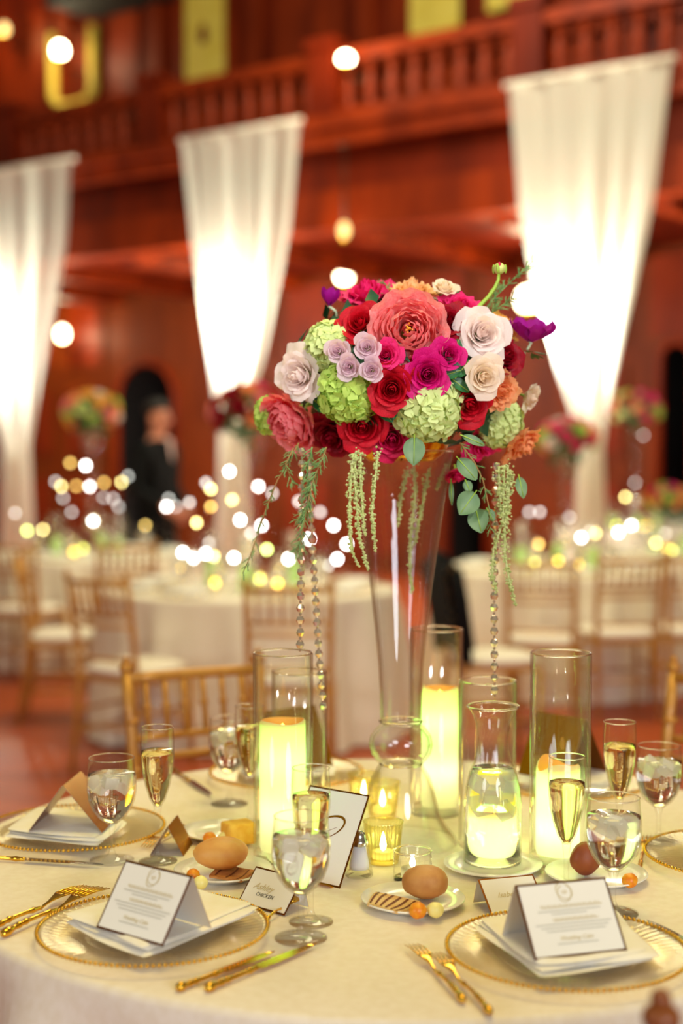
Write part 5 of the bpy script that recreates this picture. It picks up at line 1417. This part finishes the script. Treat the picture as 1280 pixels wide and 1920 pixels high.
g_ = nt.nodes.new('ShaderNodeBsdfGlossy'); g_.inputs['Roughness'].default_value = .30; g_.inputs[0].default_value = (1, .98, .94, 1); nt.links.new(g_.outputs[0], out.inputs[0])
M['sparkle'] = m
spark_me = MB().ball((0, 0, 0), .017, 10, 8).mesh('crystal_drop', M['sparkle'])
vot_cup = MB().lathe([(0, 0), (.028, 0), (.030, .01), (.034, .07), (.032, .07), (.028, .012), (0, .01)], 16).mesh('cup', thin_glass_y)
flame_w = MB().ball((0, 0, .034), (.012, .012, .018), 10, 8).mesh('flame', emit('far_flame_amber', (1.0, .72, .18, 1), 16))
flame_g = MB().ball((0, 0, .034), (.012, .012, .018), 10, 8).mesh('flame', emit('far_flame_lime', (.85, 1.0, .35, 1), 16))
pil_me = MB().lathe([(0, 0), (.036, 0), (.036, .13), (.030, .135), (0, .13)], 20).mesh('wax', emit('far_candle_glow', (.72, 1.0, .22, 1), 1.0))
hur_far = MB().lathe([(.05, 0), (.05, .30), (.047, .30), (.047, .005), (0, .004)], 24).mesh('cylinder', M['glass'])
ch_far = MB().lathe([(0, .004), (.10, .006), (.163, .018), (.165, .014), (.09, .001), (0, .001)], 32).mesh('plate', M['charger'])
nap_far = MB().box((0, 0, 0), (.15, .2, .02)).mesh('napkin', M['napkin'])
fe_me = MB().box((0, 0, 0), (.12, .10, .001))
OCC = {}
def far_table(px, depth, R, name, seed, pal, ball_py, ball_px, ball_r=.22, sparks=0, tall=True, cloth_label='', chairs=True):
    cx, cy = far_xy(px, depth); rr = random.Random(seed)
    cl = cloth_mesh(R, seed, 13, 120, chairs=FAR_XYF, at=(cx, cy)).build('tablecloth', M['cloth'], None, loc=(cx, cy, TZ)); tag(cl, 'cream floor length tablecloth on the ' + name, 'tablecloth')
    occ = []; OCC[name] = occ
    def free(x_, y_, r_, z_=0): return all((x_ - a_) ** 2 + (y_ - b_) ** 2 > (r_ + c_) ** 2 for a_, b_, c_, h_ in occ if z_ >= h_)
    # centrepiece
    if tall:
        bx, by = far_xy(ball_px, depth); bz = zat((bx, by), ball_py)
        e = empty('trumpet_vase', (bx, by, TZ), 0, 'clear trumpet vase on the ' + name, 'vase')
        sz = (bz - .12 - TZ) / .66
        inst('trumpet', vase_far, e, scale=(1, 1, sz)); inst('ball_knop', knop_far, e, scale=(1, 1, sz))
    else:
        bx, by = far_xy(ball_px, depth); bz = zat((bx, by), ball_py)
        e = empty('flower_bowl', (bx, by, TZ), 0, 'low glass bowl on the ' + name, 'bowl'); MB().lathe([(0, 0), (.08, 0), (.12, .06), (.13, .12), (.12, .12), (0, .02)], 24).build('bowl', M['glass'], e)
    occ.append((bx, by, .105 if tall else .14, 0)); occ.append((bx, by, ball_r + .01, bz - TZ - ball_r))
    fm_ = MB(); cz = bz
    for i in range(150):
        v = Vector((rr.gauss(0, 1), rr.gauss(0, 1), rr.gauss(0, 1))).normalized(); c = Vector((v.x, v.y, v.z * .75)) * ball_r * rr.uniform(.5, .85)
        if i % 3 == 0 and v.z < 0: c.z -= rr.uniform(.0, .12)
        t1 = v.orthogonal().normalized(); t2 = v.cross(t1)
        fm_.add([c - t1 * .04, c + t2 * .02, c + t1 * .04, c - t2 * .02], [(0, 1, 2, 3)])
    o = fm_.build('foliage', M['leaf'], None, loc=(bx, by, bz)); tag(o, 'green leaves under the blossoms on the ' + name, 'foliage', kind='stuff')
    n = 26
    for k in range(n):
        zz = 1 - 1.55 * (k + .5) / n; a = k * 2.39996; s_ = math.sqrt(max(0, 1 - zz * zz)); v = Vector((s_ * math.cos(a), s_ * math.sin(a), zz))
        c = Vector((bx, by, bz)) + Vector((v.x * ball_r, v.y * ball_r, v.z * ball_r * .72)) - v * .04
        mn = pal[rr.randrange(len(pal))]
        o = inst('blossom', blob_rose(mn), None, c, axis_quat(v, rr.random() * 6), rr.uniform(.040, .058) * min(1.0, ball_r / .225))
        tag(o, '%s blossom in the centrepiece of the %s' % (COLN[mn], name), 'blossom', '%s blossoms of the %s' % (COLN[mn], name))
    # place settings
    for k in range(8):
        a = 2 * PI * k / 8 + .3 + seed
        def pt(r, da=0): return (cx + r * math.cos(a + da), cy + r * math.sin(a + da), TZ)
        o = inst('charger_plate', ch_far, None, pt(R - .19)); tag(o, 'glass charger on the ' + name, 'charger', 'chargers of the ' + name)
        q = pt(R - .19); o = inst('napkin', nap_far, None, (q[0], q[1], TZ + .029), (0, 0, a)); tag(o, 'white napkin on the ' + name, 'napkin', 'napkins of the ' + name)
        e = empty('water_goblet', pt(R - .388, .16), 0, 'water goblet on the ' + name, 'goblet', 'goblets of the ' + name); inst('bowl', gob_far, e); inst('water', wat_far, e)
        e = empty('champagne_flute', pt(R - .388, -.16), 0, 'champagne flute on the ' + name, 'flute', 'flutes of the ' + name); inst('bowl', gm['fb'], e); inst('foot_and_stem', gm['fs'], e)
        occ += [(*pt(R - .19)[:2], .170, 0), (*pt(R - .388, .16)[:2], .043, 0), (*pt(R - .388, -.16)[:2], .035, 0)]
    def spot(a_, r0, rad):           # nearest free place on the table to the wished one
        best = None
        for i in range(60):
            for rr_ in [.13 + .01 * q_ for q_ in range(int((R - .17) / .01))]:
                for sg in (1, -1):
                    x_, y_ = cx + rr_ * math.cos(a_ + sg * i * .052), cy + rr_ * math.sin(a_ + sg * i * .052)
                    if free(x_, y_, rad):
                        c_ = abs(rr_ - r0) + i * .052 * .2
                        if best is None or c_ < best[0]: best = (c_, x_, y_)
        if best is None: print('NO SPOT', name); return cx + r0 * math.cos(a_), cy + r0 * math.sin(a_)
        occ.append((best[1], best[2], rad, 0)); return best[1:]
    for k in range(3):
        x_, y_ = spot(2 * PI * k / 3 + seed, .26, .054)
        e = empty('hurricane_vase', (x_, y_, TZ), 0, 'hurricane vase with a lit candle on the ' + name, 'vase', 'hurricanes of the ' + name)
        inst('cylinder', hur_far, e); inst('candle', pil_me, e, (0, 0, .007))
    for k in range(3):
        x_, y_ = spot(2 * PI * k / 3 + seed * .7, .20, .037)
        e = empty('votive', (x_, y_, TZ), 0, '%s lit votive on the %s' % ('lime' if k % 3 == 0 else 'amber', name), 'votive', '%s votives of the %s' % ('lime' if k % 3 == 0 else 'amber', name))
        inst('cup', vot_cup, e); inst('flame', flame_g if k % 3 == 0 else flame_w, e)
    # hanging crystals that catch the spotlights
    if sparks:
        for q in range(5):
            a = 2 * PI * q / 5 + .4; x_ = bx + .19 * math.cos(a); y_ = by + .19 * math.sin(a)
            e = empty('crystal_strand', (x_, y_, bz - .05), 0, 'crystal drop strand hanging over the ' + name, 'strand', 'crystal strands over the ' + name)
            low = TZ + .16 - (bz - .05) + rr.uniform(0, .1)
            MB().tube([(0, 0, 0), (0, 0, low)], .001, 4).build('wire', M['gold'], e)
            for i in range(max(2, sparks // 5)): inst('crystal_drop', spark_me, e, (0, 0, low * (.35 + .65 * i / max(1, sparks // 5 - 1))), None, rr.uniform(.6, 1.1))
    return cx, cy
COLN = {'red': 'crimson', 'hot_pink': 'hot pink', 'coral': 'coral', 'lime': 'lime', 'orange': 'orange', 'blush': 'blush', 'magenta': 'magenta', 'peach': 'peach', 'dark_red': 'dark red', 'lime_pale': 'pale lime', 'amber': 'amber'}
TA = far_table(470, 7.7, .79, 'round table behind the gold chair back', 11, ['red', 'dark_red', 'lime', 'coral', 'orange', 'hot_pink', 'red'], 772, 468)
TB = far_table(172, 10.4, .80, 'round table in front of the arched doorway', 12, ['lime', 'orange', 'blush', 'peach', 'amber', 'lime_pale', 'coral'], 772, 174)
TC = far_table(1284, 10.5, .72, 'round table with the low magenta bouquet', 15, ['magenta', 'red', 'orange', 'lime', 'amber'], 935, 1252, .17, 0, tall=False)
TD = far_table(1045, 9.1, .76, 'round table below the largest drape', 14, ['coral', 'hot_pink', 'orange', 'magenta', 'blush', 'lime'], 822, 1062, .20)
TG = far_table(1192, 14.3, .76, 'round table under the gallery', 13, ['lime_pale', 'hot_pink', 'red', 'orange', 'lime', 'coral'], 768, 1190, .275)

# slim glass sticks with emitters, added to stand in for far glass glints
stick_me = MB().lathe([(.034, 0), (.030, .006), (.006, .014), (.005, .5), (.005, .96), (.014, .985), (.014, 1.0), (0, 1.0)], 12).mesh('stick', M['fine_glass'])
def light_mesh(nm, col, st, r=.0115): return MB().ball((0, 0, 0), (r, r, r * 1.15), 10, 8).mesh('flame', emit(nm, col, st))  # small emitters imitating out-of-focus sparkle
LM = {'w': light_mesh('white_sparkle', (1, .97, .93, 1), 42), 'p': light_mesh('pale_sparkle', (.95, .95, .86, 1), 8), 'y': light_mesh('yellow_sparkle', (1, .86, .30, 1), 22), 'a': light_mesh('amber_sparkle', (1, .66, .16, 1), 14), 'g': light_mesh('lime_sparkle', (.75, 1, .25, 1), 24)}
LN = {'w': 'bright white', 'p': 'pale', 'y': 'yellow', 'a': 'amber', 'g': 'lime'}
def sparkle_stands(T, Rt, name, lst, seed):
    rr = random.Random(seed); occ = OCC[name]; d0 = depth_of((T[0], T[1], TZ))
    def free(x_, y_, z_): return all((x_ - a_) ** 2 + (y_ - b_) ** 2 > (.035 + c_) ** 2 for a_, b_, c_, h_ in occ if z_ >= h_)
    for px, py, kd in lst:
        found = None; ds = [d0 + Rt * .96 * (2 * q_ / 90 - 1) for q_ in range(91)]; rr.shuffle(ds)
        for jit in range(0, 46, 2):
            for sg in ((0,) if jit == 0 else (-1, 1)):
                for d_ in ds:
                    x_, y_ = far_xy(px + sg * jit, d_); z_ = zat((x_, y_), py)
                    if (x_ - T[0]) ** 2 + (y_ - T[1]) ** 2 < (Rt - .045) ** 2 and z_ > TZ + .05 and free(x_, y_, z_ - TZ): found = (x_, y_, z_); break
                if found: break
            if found: break
        if not found: print('NO STICK', name, px, py); continue
        x_, y_, z_ = found; occ.append((x_, y_, .034, 0))
        e = empty('sparkle_stand', (x_, y_, TZ), 0, '%s stand-in sparkle light on the %s' % (LN[kd], name), 'sparkle_stand', '%s stand-in sparkle lights of the %s' % (LN[kd], name))
        inst('stick', stick_me, e, scale=(1, 1, z_ - TZ - .012)); inst('flame', LM[kd], e, (0, 0, z_ - TZ))
sparkle_stands(TB, .80, 'round table in front of the arched doorway', [(161, 873, 'w'), (168, 912, 'w'), (115, 912, 'y'), (143, 911, 'a'), (195, 905, 'a'), (228, 904, 'y'), (240, 893, 'p'), (104, 903, 'p'), (118, 934, 'p'), (194, 933, 'p'), (222, 950, 'p'), (134, 960, 'p'), (174, 977, 'w'), (50, 995, 'g'), (80, 993, 'y'), (312, 950, 'w'), (316, 935, 'p'), (330, 950, 'p'), (272, 985, 'a'), (132, 868, 'a'), (212, 935, 'p'), (28, 962, 'p')], 1)
sparkle_stands(TA, .79, 'round table behind the gold chair back', [(430, 884, 'w'), (395, 917, 'y'), (386, 905, 'p'), (435, 937, 'y'), (484, 912, 'w'), (510, 925, 'p'), (342, 1036, 'w'), (362, 1046, 'w'), (385, 1038, 'w'), (400, 1043, 'y'), (438, 1046, 'w'), (392, 1018, 'p'), (335, 1072, 'a'), (395, 950, 'a'), (355, 942, 'p'), (450, 975, 'w'), (490, 985, 'w'), (368, 980, 'y'), (540, 1048, 'w'), (625, 985, 'w'), (632, 1048, 'w'), (615, 1060, 'p'), (500, 1030, 'g'), (580, 1010, 'w'), (600, 960, 'p'), (560, 940, 'p'), (650, 1020, 'w'), (470, 1000, 'p')], 2)
sparkle_stands(TC, .72, 'round table with the low magenta bouquet', [(1160, 998, 'w'), (1184, 985, 'w'), (1247, 1001, 'p'), (1267, 926, 'a'), (1172, 932, 'y'), (1230, 1018, 'y')], 3)
sparkle_stands(TD, .76, 'round table below the largest drape', [(1090, 1008, 'w'), (1106, 996, 'p'), (1117, 1000, 'y'), (1087, 1037, 'p'), (1010, 1020, 'a'), (992, 960, 'p'), (1068, 970, 'p'), (1012, 960, 'p')], 4)
sparkle_stands(TG, .76, 'round table under the gallery', [(1195, 816, 'p'), (1190, 905, 'p')], 5)

def chair_at(px, depth, face, label, group=None):
    x, y = far_xy(px, depth); return place_chair(x, y, face, label, group)
for px_, d_, f_, l_ in FAR_CHAIRS: chair_at(px_, d_, f_, l_)
# black jacket over that chair
x, y, jf_ = FAR_XYF[-1]
e = empty('jacket', (x, y, .46), math.radians(jf_ - 90), 'black jacket hung over the back of a gold chair behind the trumpet vase', 'jacket')
def yb(zz): return -.190 - .070 * max(0, (zz + .46 - .55)) / .37       # the lean of the chair back
def jf(s_):
    def f(u, v):
        xx = (u - .5) * .50 * (1 - .10 * v)
        zz = .515 - .445 * v - .030 * abs(2 * u - 1) ** 2 * (1 - v)
        gap = .045 * min(1, v * 11) ** .5
        return (xx, yb(zz) + s_ * (gap + .004 * math.sin(u * 13 + v * 3)) - .004, zz)
    return f
MB().grid(jf(-1), 18, 40).build('back_panel', M['suit'], e)
MB().grid(jf(1), 18, 40).build('front_panel', M['suit'], e)
MB().tube([(-.16, yb(.5), .512), (-.08, yb(.5) - .012, .522), (0, yb(.5) - .008, .525), (.08, yb(.5) - .012, .522), (.16, yb(.5), .512)], [.010, .018, .018, .018, .010], 8).build('collar', M['suit'], e)
for s in (-1, 1):
    MB().tube([(s * .252, yb(.4) - .004, .46), (s * .268, yb(.3), .30), (s * .262, yb(.1) - .01, .02)], [.034, .040, .032], 8).build('sleeve', M['suit'], e)
